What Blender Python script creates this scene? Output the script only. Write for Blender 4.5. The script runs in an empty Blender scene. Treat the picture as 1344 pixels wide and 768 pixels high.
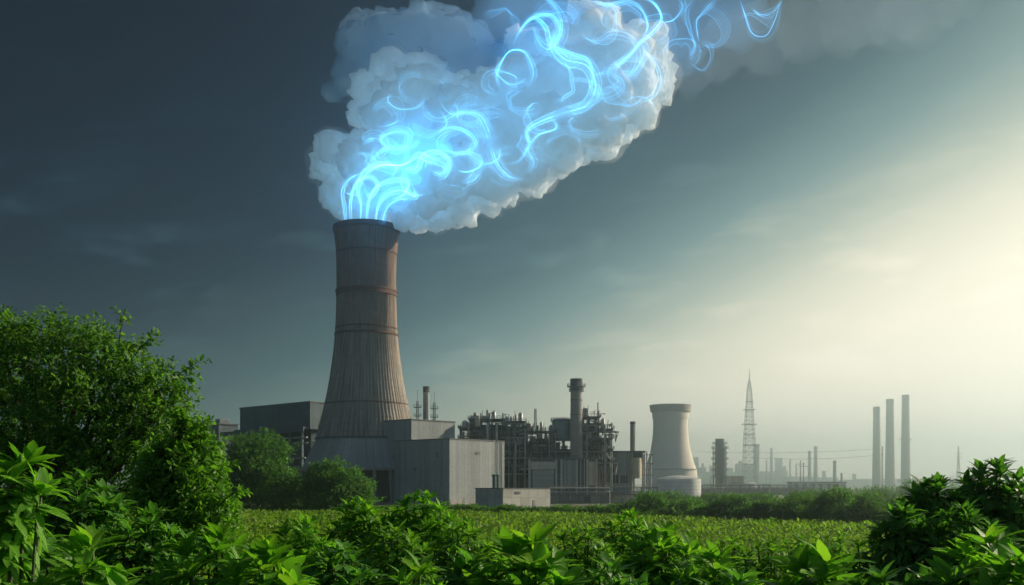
import bpy, bmesh, math, random
import numpy as np
from mathutils import Vector, Matrix

R = math.radians
sc = bpy.context.scene
col = sc.collection

# ------------------------------------------------------------------ camera
EYE = 6.2                      # eye height above the flat ground, metres
FPX = 1307.0                   # focal length in photograph pixels (1344 wide)
HOR = 640.0                    # horizon row in the photograph
cam_d = bpy.data.cameras.new('camera')
cam_d.lens = FPX / 1344.0 * 36.0
cam_d.sensor_width = 36.0
cam_d.sensor_fit = 'HORIZONTAL'
cam_d.shift_y = (HOR - 384.0) / 1344.0
cam_d.clip_start = 0.1
cam_d.clip_end = 30000.0
cam = bpy.data.objects.new('camera', cam_d)
cam.location = (0, 0, EYE)
cam.rotation_euler = (R(90), 0, 0)
col.objects.link(cam)
sc.camera = cam

# ------------------------------------------------------------------ sun, sky, exposure
SUN_AZ, SUN_EL = 67.0, 24.0    # degrees clockwise from the view direction (+Y), and up
sun_dir = Vector((math.sin(R(SUN_AZ)) * math.cos(R(SUN_EL)), math.cos(R(SUN_AZ)) * math.cos(R(SUN_EL)), math.sin(R(SUN_EL))))
sun_d = bpy.data.lights.new('sun', 'SUN')
sun_d.energy = 5.0
sun_d.angle = R(0.5)
sun_d.color = (1.0, 0.82, 0.60)
sun = bpy.data.objects.new('sun', sun_d)
sun.rotation_euler = (-sun_dir).to_track_quat('-Z', 'Y').to_euler()
sun.location = (300, 100, 400)
col.objects.link(sun)

world = bpy.data.worlds.new('World')
sc.world = world
world.use_nodes = True
wt = world.node_tree
wt.nodes.clear()

class NT:
    """small helper to wire shader nodes"""
    def __init__(s, tree): s.t = tree
    def n(s, typ, **kw):
        nd = s.t.nodes.new(typ)
        for k, v in kw.items(): setattr(nd, k, v)
        return nd
    def put(s, sock, v):
        if hasattr(v, 'is_output') or hasattr(v, 'links'): s.t.links.new(v, sock)
        elif v is not None:
            try: sock.default_value = v
            except Exception: sock.default_value = (*v, 1.0)
    def m(s, op, a, b=None, c=None, clamp=False):
        nd = s.n('ShaderNodeMath', operation=op, use_clamp=clamp)
        for i, v in enumerate((a, b, c)):
            if v is not None: s.put(nd.inputs[i], v)
        return nd.outputs[0]
    def noise(s, vec, scale, detail=4, rough=.55, dist=0.0):
        nd = s.n('ShaderNodeTexNoise')
        if vec is not None: s.put(nd.inputs['Vector'], vec)
        nd.inputs['Scale'].default_value = scale
        nd.inputs['Detail'].default_value = detail
        nd.inputs['Roughness'].default_value = rough
        nd.inputs['Distortion'].default_value = dist
        return nd.outputs['Fac']
    def ramp(s, fac, stops, mode='LINEAR'):
        nd = s.n('ShaderNodeValToRGB')
        r = nd.color_ramp; r.interpolation = mode
        while len(r.elements) < len(stops): r.elements.new(.5)
        for e, (p, c) in zip(r.elements, stops):
            e.position = p; e.color = (*c, 1.0) if len(c) == 3 else c
        s.put(nd.inputs[0], fac)
        return nd.outputs[0]
    def mix(s, fac, a, b, mode='MIX'):
        nd = s.n('ShaderNodeMix', data_type='RGBA', blend_type=mode)
        s.put(nd.inputs[0], fac); s.put(nd.inputs[6], a); s.put(nd.inputs[7], b)
        return nd.outputs[2]
    def maprange(s, v, a, b, c=0.0, d=1.0):
        nd = s.n('ShaderNodeMapRange')
        for i, q in enumerate((v, a, b, c, d)): s.put(nd.inputs[i], q)
        return nd.outputs[0]
    def scale(s, vec, xyz):
        nd = s.n('ShaderNodeVectorMath', operation='MULTIPLY')
        s.put(nd.inputs[0], vec); nd.inputs[1].default_value = xyz
        return nd.outputs[0]

def lin(r, g, b):
    f = lambda c: (c / 255 / 12.92) if c < 10.3 else ((c / 255 + .055) / 1.055) ** 2.4
    return (f(r), f(g), f(b))

# Sky: Nishita plus a broad veil of thin overcast, thickest and brightest towards the sunny side.
w = NT(wt)
SKY = 0.1
sky = w.n('ShaderNodeTexSky', sky_type='NISHITA')
sky.sun_disc = False
sky.sun_elevation = R(SUN_EL)
sky.sun_rotation = R(SUN_AZ)
tc = w.n('ShaderNodeTexCoord').outputs['Generated']
sep = w.n('ShaderNodeSeparateXYZ'); w.put(sep.inputs[0], tc)
az = w.m('ARCTAN2', sep.outputs[0], sep.outputs[1])            # radians, 0 = +Y, + = +X
el = w.m('ARCSINE', sep.outputs[2])
azd = w.m('MULTIPLY', az, 180 / math.pi)
eld = w.m('MAXIMUM', w.m('MULTIPLY', el, 180 / math.pi), 0.0)
# angle away from the bright quarter (50 deg to the right), eased so that it has no seam behind
off = w.m('ABSOLUTE', w.m('SUBTRACT', azd, 50.0))
off = w.m('MINIMUM', off, w.m('SUBTRACT', 360.0, off))
off = w.m('MINIMUM', off, 120.0)
W0, WA, WE = 5.32, 0.110, 0.196
lw = w.m('SUBTRACT', w.m('SUBTRACT', W0, w.m('MULTIPLY', off, WA)), w.m('MULTIPLY', eld, WE))
lw = w.m('ADD', lw, w.m('MULTIPLY', w.m('EXPONENT', w.m('DIVIDE', eld, -5.0)), 2.2))            # brighter low down
lw = w.m('ADD', lw, w.m('MULTIPLY', w.maprange(off, 50.0, 28.0, 0.0, .7), w.maprange(eld, 20.0, 8.0)))
veil = w.m('DIVIDE', 1.0, w.m('ADD', 1.0, w.m('EXPONENT', w.m('MULTIPLY', lw, -1.0))))
# thin clouds
cv = w.n('ShaderNodeCombineXYZ')
w.put(cv.inputs[0], w.m('ADD', az, w.m('MULTIPLY', el, -1.2))); w.put(cv.inputs[1], w.m('MULTIPLY', el, 3.2))
cn = w.noise(cv.outputs[0], 8.5, 7, .56, .3)
cl = w.maprange(cn, .52, .74)
band = w.m('MULTIPLY', w.maprange(eld, 3.0, 7.0), w.maprange(eld, 22.0, 11.0))
cl = w.m('MULTIPLY', w.m('MULTIPLY', cl, band), .55)
cl2 = w.m('MULTIPLY', cl, w.maprange(veil, 0.0, .8, .6, .45))
veil2 = w.m('ADD', veil, w.m('MULTIPLY', cl2, w.m('ADD', veil, .12)))
vcol = w.ramp(w.m('POWER', veil2, 1 / 2.2), [
    (0.0, lin(3, 16, 26)), (.16, lin(15, 38, 52)), (.33, lin(52, 84, 92)), (.47, lin(98, 127, 128)),
    (.62, lin(154, 166, 153)), (.76, lin(206, 204, 182)), (.90, lin(242, 231, 207)), (1.0, lin(255, 242, 221))])
gain = w.n('ShaderNodeVectorMath', operation='SCALE'); w.put(gain.inputs[0], vcol); gain.inputs['Scale'].default_value = 1.0 / SKY
# the veil thins out behind the viewer, where the clear blue sky shows
clear = w.maprange(w.m('ABSOLUTE', azd), 75.0, 150.0, .965, .50)
mixc = w.mix(clear, sky.outputs[0], gain.outputs[0])
bg = w.n('ShaderNodeBackground'); w.put(bg.inputs[0], mixc); bg.inputs[1].default_value = SKY
wo = w.n('ShaderNodeOutputWorld'); w.put(wo.inputs[0], bg.outputs[0])

sc.view_settings.view_transform = 'Standard'
sc.view_settings.look = 'None'
sc.view_settings.gamma = 1.0
sc.view_settings.use_curve_mapping = False
sc.view_settings.exposure = 0.45
sc.cycles.max_bounces = 10
sc.cycles.diffuse_bounces = 2
sc.cycles.glossy_bounces = 2
sc.cycles.transmission_bounces = 3
sc.cycles.volume_bounces = 7
sc.cycles.transparent_max_bounces = 48
sc.cycles.use_denoising = True
sc.cycles.sample_clamp_indirect = 6.0

# ------------------------------------------------------------------ helpers
def at(px, py, d):
    """the point at depth d metres that the photograph shows at pixel (px, py)"""
    return Vector(((px - 672.0) / FPX * d, d, EYE + (HOR - py) / FPX * d))
def zat(py, d): return EYE + (HOR - py) / FPX * d
def xat(px, d): return (px - 672.0) / FPX * d

def tag(o, label=None, cat=None, group=None, kind=None):
    if label: o['label'] = label
    if cat: o['category'] = cat
    if group: o['group'] = group
    if kind: o['kind'] = kind
    return o
def thing(name, label, cat, loc=(0, 0, 0), rz=0.0, group=None):
    o = bpy.data.objects.new(name, None)
    o.location = loc; o.rotation_euler = (0, 0, rz); o.empty_display_size = .5
    col.objects.link(o)
    return tag(o, label, cat, group)
def add_obj(name, me, mat, parent=None):
    o = bpy.data.objects.new(name, me)
    if mat is not None: me.materials.append(mat)
    if parent is not None: o.parent = parent
    col.objects.link(o)
    return o
def np_mesh(name, V, F=None, tri=None, smooth=False):
    """mesh from arrays: quads F (n,4) and triangles tri (n,3)"""
    me = bpy.data.meshes.new(name)
    V = np.asarray(V, dtype=np.float32).reshape(-1, 3)
    parts, starts, tot, s0 = [], [], [], 0
    for arr, k in ((F, 4), (tri, 3)):
        if arr is None or len(arr) == 0: continue
        arr = np.asarray(arr, dtype=np.int32).reshape(-1, k)
        parts.append(arr.ravel()); starts.append(s0 + np.arange(len(arr), dtype=np.int32) * k)
        tot.append(np.full(len(arr), k, np.int32)); s0 += arr.size
    me.vertices.add(len(V)); me.vertices.foreach_set('co', V.ravel())
    li = np.concatenate(parts); st = np.concatenate(starts); tt = np.concatenate(tot)
    me.loops.add(len(li)); me.loops.foreach_set('vertex_index', li)
    me.polygons.add(len(st)); me.polygons.foreach_set('loop_start', st); me.polygons.foreach_set('loop_total', tt)
    if smooth: me.polygons.foreach_set('use_smooth', np.ones(len(st), bool))
    me.update(calc_edges=True); me.validate()
    return me

class MB:
    """collects boxes, tubes and lathed shapes, then links them as one mesh"""
    def __init__(s): s.v = []; s.f = []
    def add(s, V, F):
        b = len(s.v); s.v.extend([tuple(p) for p in V]); s.f.extend([tuple(i + b for i in f) for f in F]); return s
    def box(s, c, size, rz=0.0):
        hx, hy, hz = size[0] / 2, size[1] / 2, size[2] / 2
        M = Matrix.Rotation(rz, 3, 'Z'); c = Vector(c)
        V = [c + M @ Vector((x, y, z)) for z in (-hz, hz) for x, y in ((-hx, -hy), (hx, -hy), (hx, hy), (-hx, hy))]
        return s.add(V, [(3, 2, 1, 0), (4, 5, 6, 7), (0, 1, 5, 4), (1, 2, 6, 5), (2, 3, 7, 6), (3, 0, 4, 7)])
    def box2(s, x0, x1, y0, y1, z0, z1):
        return s.box(((x0 + x1) / 2, (y0 + y1) / 2, (z0 + z1) / 2), (x1 - x0, y1 - y0, z1 - z0))
    def tube(s, pts, r, n=8, caps=True):
        pts = [Vector(p) for p in pts]; m = len(pts)
        rr = list(r) if hasattr(r, '__len__') else [r] * m
        V = []; F = []; up = None
        for i, p in enumerate(pts):
            t = (pts[min(i + 1, m - 1)] - pts[max(i - 1, 0)]).normalized()
            if up is None: up = Vector((0, 0, 1)) if abs(t.z) < .9 else Vector((1, 0, 0))
            a = t.cross(up).normalized(); b = a.cross(t).normalized(); up = b
            for k in range(n):
                q = 2 * math.pi * k / n
                V.append(p + (a * math.cos(q) + b * math.sin(q)) * rr[i])
        for i in range(m - 1):
            for k in range(n):
                k2 = (k + 1) % n
                F.append((i * n + k, i * n + k2, (i + 1) * n + k2, (i + 1) * n + k))
        if caps: F.append(tuple(range(n - 1, -1, -1))); F.append(tuple((m - 1) * n + k for k in range(n)))
        return s.add(V, F)
    def beam(s, a, b, w, h=None):
        """square bar from a to b"""
        return s.tube([a, b], (w if h is None else (w + h) / 2) * .7071, 4)
    def lathe(s, prof, n=48, c=(0, 0, 0), a0=0.0, a1=2 * math.pi, closed=None):
        """prof: list of (radius, z)"""
        full = abs(a1 - a0 - 2 * math.pi) < 1e-6
        cnt = n if full else n + 1
        V = []; F = []
        for r, z in prof:
            for k in range(cnt):
                q = a0 + (a1 - a0) * k / n
                V.append((c[0] + r * math.cos(q), c[1] + r * math.sin(q), c[2] + z))
        for i in range(len(prof) - 1):
            for k in range(n):
                k2 = (k + 1) % cnt
                F.append((i * cnt + k, i * cnt + k2, (i + 1) * cnt + k2, (i + 1) * cnt + k))
        return s.add(V, F)
    def cyl(s, c, r, z0, z1, n=24, r1=None):
        r1 = r if r1 is None else r1
        return s.lathe([(0.001, z0), (r, z0), (r1, z1), (0.001, z1)], n, (c[0], c[1], 0))
    def prism(s, poly, z0, z1):
        n = len(poly)
        V = [(x, y, z0) for x, y in poly] + [(x, y, z1) for x, y in poly]
        F = [tuple(range(n - 1, -1, -1)), tuple(range(n, 2 * n))] + [(i, (i + 1) % n, n + (i + 1) % n, n + i) for i in range(n)]
        return s.add(V, F)
    def build(s, name, mat, parent=None, smooth=False):
        me = bpy.data.meshes.new(name)
        me.from_pydata(s.v, [], s.f)
        bm = bmesh.new(); bm.from_mesh(me); bmesh.ops.recalc_face_normals(bm, faces=bm.faces); bm.to_mesh(me); bm.free()
        if smooth:
            for p in me.polygons: p.use_smooth = True
            me.set_sharp_from_angle(angle=R(38))
        return add_obj(name, me, mat, parent)
def catmull(P, n):
    P = np.asarray(P, float); m = len(P)
    Q = np.vstack([2 * P[0] - P[1], P, 2 * P[-1] - P[-2]])
    out = []
    for i in np.linspace(0, m - 1 - 1e-6, n):
        k = int(i); u = i - k; a, b, c, d = Q[k], Q[k + 1], Q[k + 2], Q[k + 3]
        out.append(.5 * (2 * b + (c - a) * u + (2 * a - 5 * b + 4 * c - d) * u * u + (3 * b - a - 3 * c + d) * u ** 3))
    return np.array(out)

# ------------------------------------------------------------------ the air
def volume_mat(name, color, density, aniso=0.0, emit=0.0, ecol=(1, 1, 1), surf=None):
    m = bpy.data.materials.new(name); m.use_nodes = True
    t = NT(m.node_tree); m.node_tree.nodes.clear()
    v = t.n('ShaderNodeVolumePrincipled')
    v.inputs['Color'].default_value = (*color, 1); v.inputs['Density'].default_value = density
    v.inputs['Anisotropy'].default_value = aniso
    v.inputs['Emission Strength'].default_value = emit; v.inputs['Emission Color'].default_value = (*ecol, 1)
    out = t.n('ShaderNodeOutputMaterial')
    t.put(out.inputs['Volume'], v.outputs[0])
    if surf:
        fac, c = surf
        a = t.n('ShaderNodeBsdfTransparent'); b = t.n('ShaderNodeBsdfTranslucent'); b.inputs[0].default_value = (*c, 1)
        b2 = t.n('ShaderNodeBsdfDiffuse'); b2.inputs[0].default_value = (*c, 1)
        bb = t.n('ShaderNodeMixShader'); bb.inputs[0].default_value = .8; t.put(bb.inputs[1], b.outputs[0]); t.put(bb.inputs[2], b2.outputs[0])
        mx = t.n('ShaderNodeMixShader'); mx.inputs[0].default_value = fac
        t.put(mx.inputs[1], a.outputs[0]); t.put(mx.inputs[2], bb.outputs[0]); t.put(out.inputs['Surface'], mx.outputs[0])
    return m
HAZE = 0.00039
hz = MB().box2(-4500, 4500, -300, 5300, -2.0, 262.0)
hm = volume_mat('haze_air', (.71, .85, .89), HAZE, .90)
haze = tag(hz.build('haze', hm), 'pale bluish morning haze lying over the plant and fields', 'haze', kind='stuff')

# ------------------------------------------------------------------ surface materials
def surf(name, c1, c2=None, scale=.15, rough=.8, seam=0.0, seam_z=0.0, streak=.35, metal=0.0, bump=.0, rib=0.0, dark=None, angular=0.0):
    """weathered surface in object space: blotches, vertical rain streaks, optional sheet seams every `seam` metres and fine ribs"""
    c2 = c2 or tuple(v * .7 for v in c1)
    m = bpy.data.materials.new(name); m.use_nodes = True
    nt = m.node_tree; t = NT(nt); bs = nt.nodes['Principled BSDF']
    tcn = t.n('ShaderNodeTexCoord'); ob = tcn.outputs['Object']
    s = t.n('ShaderNodeSeparateXYZ'); t.put(s.inputs[0], ob)
    X, Y, Z = s.outputs
    sn = t.n('ShaderNodeSeparateXYZ'); t.put(sn.inputs[0], tcn.outputs['Normal'])
    side = t.m('GREATER_THAN', t.m('ABSOLUTE', sn.outputs[0]), .6)
    if angular: U = t.m('MULTIPLY', t.m('ARCTAN2', Y, X), angular)
    else: U = t.m('ADD', t.m('MULTIPLY', Y, side), t.m('MULTIPLY', X, t.m('SUBTRACT', 1.0, side)))
    blot = t.noise(ob, scale, 6, .6)
    cv = t.n('ShaderNodeCombineXYZ'); t.put(cv.inputs[0], U); t.put(cv.inputs[1], t.m('MULTIPLY', Z, .045)); t.put(cv.inputs[2], side)
    st = t.noise(cv.outputs[0], .9, 5, .65)
    f = t.m('ADD', t.m('MULTIPLY', t.maprange(blot, .32, .68), 1 - streak), t.m('MULTIPLY', t.maprange(st, .36, .66), streak), clamp=True)
    c = t.mix(f, c1 + (1,), c2 + (1,))
    fine = t.noise(ob, scale * 14, 3, .6)
    c = t.mix(.35, c, t.mix(t.maprange(fine, .3, .7), (.55, .55, .55, 1), (1.25, 1.25, 1.25, 1)), 'MULTIPLY')
    if seam:
        pn = t.n('ShaderNodeTexWhiteNoise', noise_dimensions='2D')
        cw = t.n('ShaderNodeCombineXYZ'); t.put(cw.inputs[0], t.m('FLOOR', t.m('DIVIDE', U, seam))); t.put(cw.inputs[1], t.m('FLOOR', t.m('DIVIDE', Z, seam_z or 1000.0)))
        t.put(pn.inputs[0], cw.outputs[0])
        c = t.mix(1.0, c, t.ramp(pn.outputs[0], [(0, (.84, .84, .84)), (1, (1.08, 1.08, 1.08))]), 'MULTIPLY')
        g = t.m('LESS_THAN', t.m('FRACT', t.m('DIVIDE', U, seam)), .09 / max(seam, .1) + .05)
        if seam_z: g = t.m('MAXIMUM', g, t.m('LESS_THAN', t.m('FRACT', t.m('DIVIDE', Z, seam_z)), .05))
        c = t.mix(t.m('MULTIPLY', g, .42), c, tuple(v * .3 for v in c1) + (1,))
    t.put(bs.inputs['Base Color'], c)
    bs.inputs['Roughness'].default_value = rough; bs.inputs['Metallic'].default_value = metal
    bs.inputs['Specular IOR Level'].default_value = .3
    if rib:
        b = t.n('ShaderNodeBump'); b.inputs['Strength'].default_value = .8; b.inputs['Distance'].default_value = rib * .12
        t.put(b.inputs['Height'], t.m('SINE', t.m('MULTIPLY', U, 6.283 / rib)))
        t.put(bs.inputs['Normal'], b.outputs[0])
    elif bump:
        b = t.n('ShaderNodeBump'); b.inputs['Strength'].default_value = .5; b.inputs['Distance'].default_value = bump
        t.put(b.inputs['Height'], fine); t.put(bs.inputs['Normal'], b.outputs[0])
    return m
M = {}
M['clad'] = surf('grey_cladding', (.33, .37, .38), (.23, .27, .29), .07, .6, seam=1.6, rib=.55)
M['clad_dark'] = surf('blue_grey_cladding', (.11, .165, .19), (.075, .12, .14), .07, .6, seam=3.0, seam_z=4.0, rib=.7)
M['concrete'] = surf('grey_concrete', (.36, .35, .32), (.25, .25, .24), .12, .9, seam=4.0, seam_z=3.0, bump=.05)
M['pale'] = surf('pale_panels', (.52, .53, .50), (.40, .41, .40), .10, .7, seam=3.5, seam_z=3.0)
M['cream'] = surf('cream_panels', (.56, .50, .38), (.42, .37, .28), .2, .7, seam=2.0)
M['white'] = surf('white_tank_paint', (.66, .69, .69), (.5, .53, .54), .1, .45, seam=0, streak=.5)
M['steel'] = surf('dull_steel', (.25, .29, .31), (.15, .175, .19), .4, .55, metal=.4)
M['steel_d'] = surf('dark_steel', (.13, .165, .185), (.08, .105, .12), .4, .6, metal=.3)
M['pipe'] = surf('pipe_lagging', (.42, .43, .42), (.28, .29, .29), .5, .45, metal=.3)
M['rust'] = surf('rusty_steel', (.20, .11, .07), (.10, .06, .045), .5, .8)
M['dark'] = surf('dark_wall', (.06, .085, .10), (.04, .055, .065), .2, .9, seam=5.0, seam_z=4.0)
M['roof'] = surf('roof_sheet', (.17, .18, .19), (.12, .13, .14), .1, .8)
M['door'] = surf('shutter_door', (.30, .34, .35), (.25, .28, .29), .2, .6, seam_z=.6, seam=40.)
M['stack'] = surf('stack_steel', (.27, .27, .26), (.16, .17, .17), .15, .6, angular=6.0, streak=.6)
M['stack_cap'] = surf('stack_cap_paint', (.06, .065, .07), (.04, .04, .045), .3, .7)
M['tall'] = surf('chimney_concrete', (.27, .28, .27), (.19, .20, .20), .1, .9, angular=8.0, streak=.5)
M['cool2'] = surf('pale_tower_concrete', (.72, .69, .62), (.60, .58, .53), .06, .9, angular=20.0, streak=.5)
M['far'] = surf('far_concrete', (.25, .27, .28), (.17, .19, .20), .05, .9, seam=8.0, seam_z=6.0)
M['glass'] = surf('window_glass', (.04, .05, .06), (.03, .04, .05), .3, .15)
M['louvre'] = surf('louvre_metal', (.14, .16, .17), (.10, .11, .12), .3, .6)

def tower_mat():
    m = bpy.data.materials.new('weathered_tower_concrete'); m.use_nodes = True
    nt = m.node_tree; t = NT(nt); bs = nt.nodes['Principled BSDF']
    ob = t.n('ShaderNodeTexCoord').outputs['Object']
    s = t.n('ShaderNodeSeparateXYZ'); t.put(s.inputs[0], ob); X, Y, Z = s.outputs
    ang = t.m('ARCTAN2', Y, X)
    cv = t.n('ShaderNodeCombineXYZ'); t.put(cv.inputs[0], t.m('MULTIPLY', ang, 30.0)); t.put(cv.inputs[1], t.m('MULTIPLY', Z, .05))
    st = t.noise(cv.outputs[0], 1.0, 6, .65)
    cv2 = t.n('ShaderNodeCombineXYZ'); t.put(cv2.inputs[0], t.m('MULTIPLY', ang, 9.0)); t.put(cv2.inputs[1], t.m('MULTIPLY', Z, .02))
    st2 = t.noise(cv2.outputs[0], 1.0, 4, .6)
    blot = t.noise(ob, .09, 6, .62)
    top = t.maprange(t.m('ADD', Z, t.m('MULTIPLY', t.m('SUBTRACT', blot, .5), 40.0)), 55.0, 118.0)
    base = t.ramp(top, [(0, (.37, .345, .30)), (.5, (.32, .25, .20)), (1, (.235, .145, .10))])
    c = t.mix(t.m('MULTIPLY', t.maprange(st, .40, .62), .80), base, (.085, .075, .07, 1))
    c = t.mix(t.m('MULTIPLY', t.maprange(st2, .5, .68), .5), c, (.16, .12, .10, 1))
    c = t.mix(t.m('MULTIPLY', t.maprange(blot, .52, .72), .4), c, (.46, .41, .34, 1))
    # lift joints of the poured rings
    g = t.m('LESS_THAN', t.m('FRACT', t.m('DIVIDE', Z, 3.3)), .07)
    c = t.mix(t.m('MULTIPLY', g, .35), c, (.10, .09, .085, 1))
    fine = t.noise(ob, 1.6, 4, .65)
    c = t.mix(.4, c, t.mix(fine, (.5, .5, .5, 1), (1.4, 1.4, 1.4, 1)), 'MULTIPLY')
    t.put(bs.inputs['Base Color'], c); bs.inputs['Roughness'].default_value = .92; bs.inputs['Specular IOR Level'].default_value = .2
    b = t.n('ShaderNodeBump'); b.inputs['Strength'].default_value = .6; b.inputs['Distance'].default_value = .15
    t.put(b.inputs['Height'], fine); t.put(bs.inputs['Normal'], b.outputs[0])
    return m
M['tower'] = tower_mat()

# ------------------------------------------------------------------ ground
def gz(x, d):
    """the near slope: the eye stands on a low rise above a flat plain"""
    u = min(max((d - 9.0) / 62.0, 0.0), 1.0)
    return 4.0 * (1 - u * u * (3 - 2 * u))
def soil_mat():
    m = bpy.data.materials.new('mossy_soil'); m.use_nodes = True
    nt = m.node_tree; t = NT(nt); bs = nt.nodes['Principled BSDF']
    ob = t.n('ShaderNodeTexCoord').outputs['Object']
    a = t.noise(ob, .05, 6, .6); b_ = t.noise(ob, 1.3, 6, .65)
    c = t.ramp(t.m('ADD', t.m('MULTIPLY', a, .5), t.m('MULTIPLY', b_, .5)), [(.35, (.022, .040, .012)), (.5, (.035, .065, .016)), (.62, (.06, .085, .025)), (.75, (.09, .085, .05))])
    t.put(bs.inputs['Base Color'], c); bs.inputs['Roughness'].default_value = 1.0; bs.inputs['Specular IOR Level'].default_value = .1
    b = t.n('ShaderNodeBump'); b.inputs['Distance'].default_value = .1; t.put(b.inputs['Height'], b_); t.put(bs.inputs['Normal'], b.outputs[0])
    return m
ys = np.concatenate([np.linspace(-60, 0, 7), np.linspace(4, 80, 39), np.linspace(100, 400, 16), np.geomspace(450, 9000, 14)])
xs = np.concatenate([-np.geomspace(8000, 60, 16), np.linspace(-50, 50, 41), np.geomspace(60, 8000, 16)])
gx, gy = np.meshgrid(xs, ys)
rgn = np.random.default_rng(1)
gzv = np.vectorize(gz)(gx, gy) + np.where(gy < 80, rgn.normal(0, .04, gx.shape), 0)
nx, ny = len(xs), len(ys)
idx = (np.arange(ny - 1)[:, None] * nx + np.arange(nx - 1)[None, :]).ravel()
gm = np_mesh('ground', np.stack([gx, gy, gzv], -1), np.stack([idx, idx + 1, idx + nx + 1, idx + nx], 1), smooth=True)
tag(add_obj('ground', gm, soil_mat()), kind='structure')
yard = MB().box2(-150, 420, 332, 1300, -.3, .012)
tag(yard.build('plant_yard', surf('yard_concrete', (.12, .125, .10), (.07, .08, .06), .05, .95)), kind='structure')

# ------------------------------------------------------------------ generic builders
def railing(mb, pts, h=1.1, step=2.2, w=.09):
    for a, b in zip(pts[:-1], pts[1:]):
        a, b = Vector(a), Vector(b); L = (b - a).length
        k = max(1, int(L / step))
        for i in range(k + 1):
            p = a.lerp(b, i / k); mb.beam(p, p + Vector((0, 0, h)), w)
        for hh in (h, h * .5): mb.beam(a + Vector((0, 0, hh)), b + Vector((0, 0, hh)), w)
def ring_rail(mb, c, r, z, h=1.1, n=20, w=.1):
    P = [Vector((c[0] + r * math.cos(6.2832 * k / n), c[1] + r * math.sin(6.2832 * k / n), z)) for k in range(n + 1)]
    for p in P[:-1]: mb.beam(p, p + Vector((0, 0, h)), w)
    for hh in (h, h * .5): mb.tube([p + Vector((0, 0, hh)) for p in P], w * .6, 4, caps=False)
def corner_block(name, label, cat, px, py_top, px_l, px_r, d, azr, group=None):
    """an Empty at the near corner; local +x runs along the right-hand face, +y along the left-hand face"""
    X0 = xat(px, d); s, c = math.sin(R(azr)), math.cos(R(azr)); s2, c2 = math.sin(R(azr - 90)), math.cos(R(azr - 90))
    kr, kl = (px_r - 672) / FPX, (px_l - 672) / FPX
    Lx = (kr * d - X0) / (s - kr * c); Ly = (kl * d - X0) / (s2 - kl * c2)
    t = thing(name, label, cat, (X0, d, 0), R(90 - azr), group)
    return t, Lx, Ly, zat(py_top, d)
def louvre(parent, c, size, axis):
    """a louvre panel proud of a wall; axis 'x': on the right-hand face (y = 0), 'y': on the left-hand face (x = 0)"""
    w_, h_ = size; mb = MB(); n = max(3, int(h_ / .35))
    for i in range(n):
        z = c[2] - h_ / 2 + h_ * (i + .5) / n
        if axis == 'x': mb.box((c[0], -.08, z), (w_, .14, h_ / n * .6))
        else: mb.box((-.08, c[1], z), (.14, w_, h_ / n * .6))
    return mb.build('louvre', M['louvre'], parent)
def ladder(parent, p, z0, z1, w=.5):
    mb = MB()
    for s in (-w / 2, w / 2): mb.beam((p[0] + s, p[1], z0), (p[0] + s, p[1], z1), .08)
    for k in range(int((z1 - z0) / .6)): mb.beam((p[0] - w / 2, p[1], z0 + .6 * k), (p[0] + w / 2, p[1], z0 + .6 * k), .06)
    for k in range(int((z1 - z0 - 3) / 1.6)): mb.tube([(p[0] + .5 * math.cos(q), p[1] - .3 + .5 * math.sin(q) * -1, z0 + 3 + 1.6 * k) for q in np.linspace(0, math.pi, 7)], .035, 4)
    return mb.build('ladder', M['steel'], parent)

# ------------------------------------------------------------------ the tall brown cooling tower
D0 = 440.0
tw = thing('cooling_tower', 'tall ribbed brown concrete cooling tower with rusty ring bands, steaming at its mouth', 'cooling tower', (xat(481, D0), D0, 0))
px2m = D0 / FPX
prof_px = [(577, 65.5), (575, 65), (552, 58.2), (530, 53), (510, 48.6), (489, 45.4), (466, 42.2), (443, 39.8), (415, 38.3), (386, 37.6), (360, 37.5), (334, 38), (318, 39.4), (307, 40.8), (299, 42)]
zz = np.array([zat(p, D0) for p, _ in prof_px]); rr_ = np.array([r * px2m for _, r in prof_px])
def tr(z): return float(np.interp(z, zz, rr_))
nrib = 288; zs = np.linspace(zz[0], zz[-1], 60)
V = []; F = []
for z in zs:
    # smooth the measured profile
    r = np.mean([tr(z + q) for q in (-5, -2.5, 0, 2.5, 5)])
    for k in range(nrib):
        q = 6.283185 * k / nrib
        rib = .40 if k % 4 == 0 else 0.0
        V.append(((r + rib) * math.cos(q), (r + rib) * math.sin(q), z))
n_o = len(V)
for z in (zs[-1], zs[-1] - 14):                      # inner lip and throat
    for k in range(nrib):
        q = 6.283185 * k / nrib; V.append(((tr(z) - .9) * math.cos(q), (tr(z) - .9) * math.sin(q), z))
for i in range(len(zs) + 1):
    for k in range(nrib):
        k2 = (k + 1) % nrib; F.append((i * nrib + k, i * nrib + k2, (i + 1) * nrib + k2, (i + 1) * nrib + k))
shell = add_obj('shell', np_mesh('shell', V, F), M['tower'], tw)
def tower_ring(py, h, out, mat, name='ring_band'):
    z = zat(py, D0); r = np.mean([tr(z + q) for q in (-5, -2.5, 0, 2.5, 5)]) + .3
    return MB().lathe([(r - .4, z - h / 2), (r + out, z - h / 2), (r + out, z + h / 2), (r - .4, z + h / 2)], 96).build(name, mat, tw)
M['ring'] = surf('rust_stained_ring', (.15, .075, .055), (.07, .045, .04), .3, .85, angular=14.0, streak=.6)
tower_ring(301.8, 2.1, .5, M['ring'], 'rim'); tower_ring(334, .5, .25, M['ring']); tower_ring(386, 2.4, .35, M['ring']); tower_ring(383, .5, .7, M['rust'])
tower_ring(432, .5, .25, M['ring']); tower_ring(440, .9, .35, M['ring']); tower_ring(531, .4, .2, M['ring']); tower_ring(576.5, .8, .5, M['steel_d'])
mb = MB()
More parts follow.
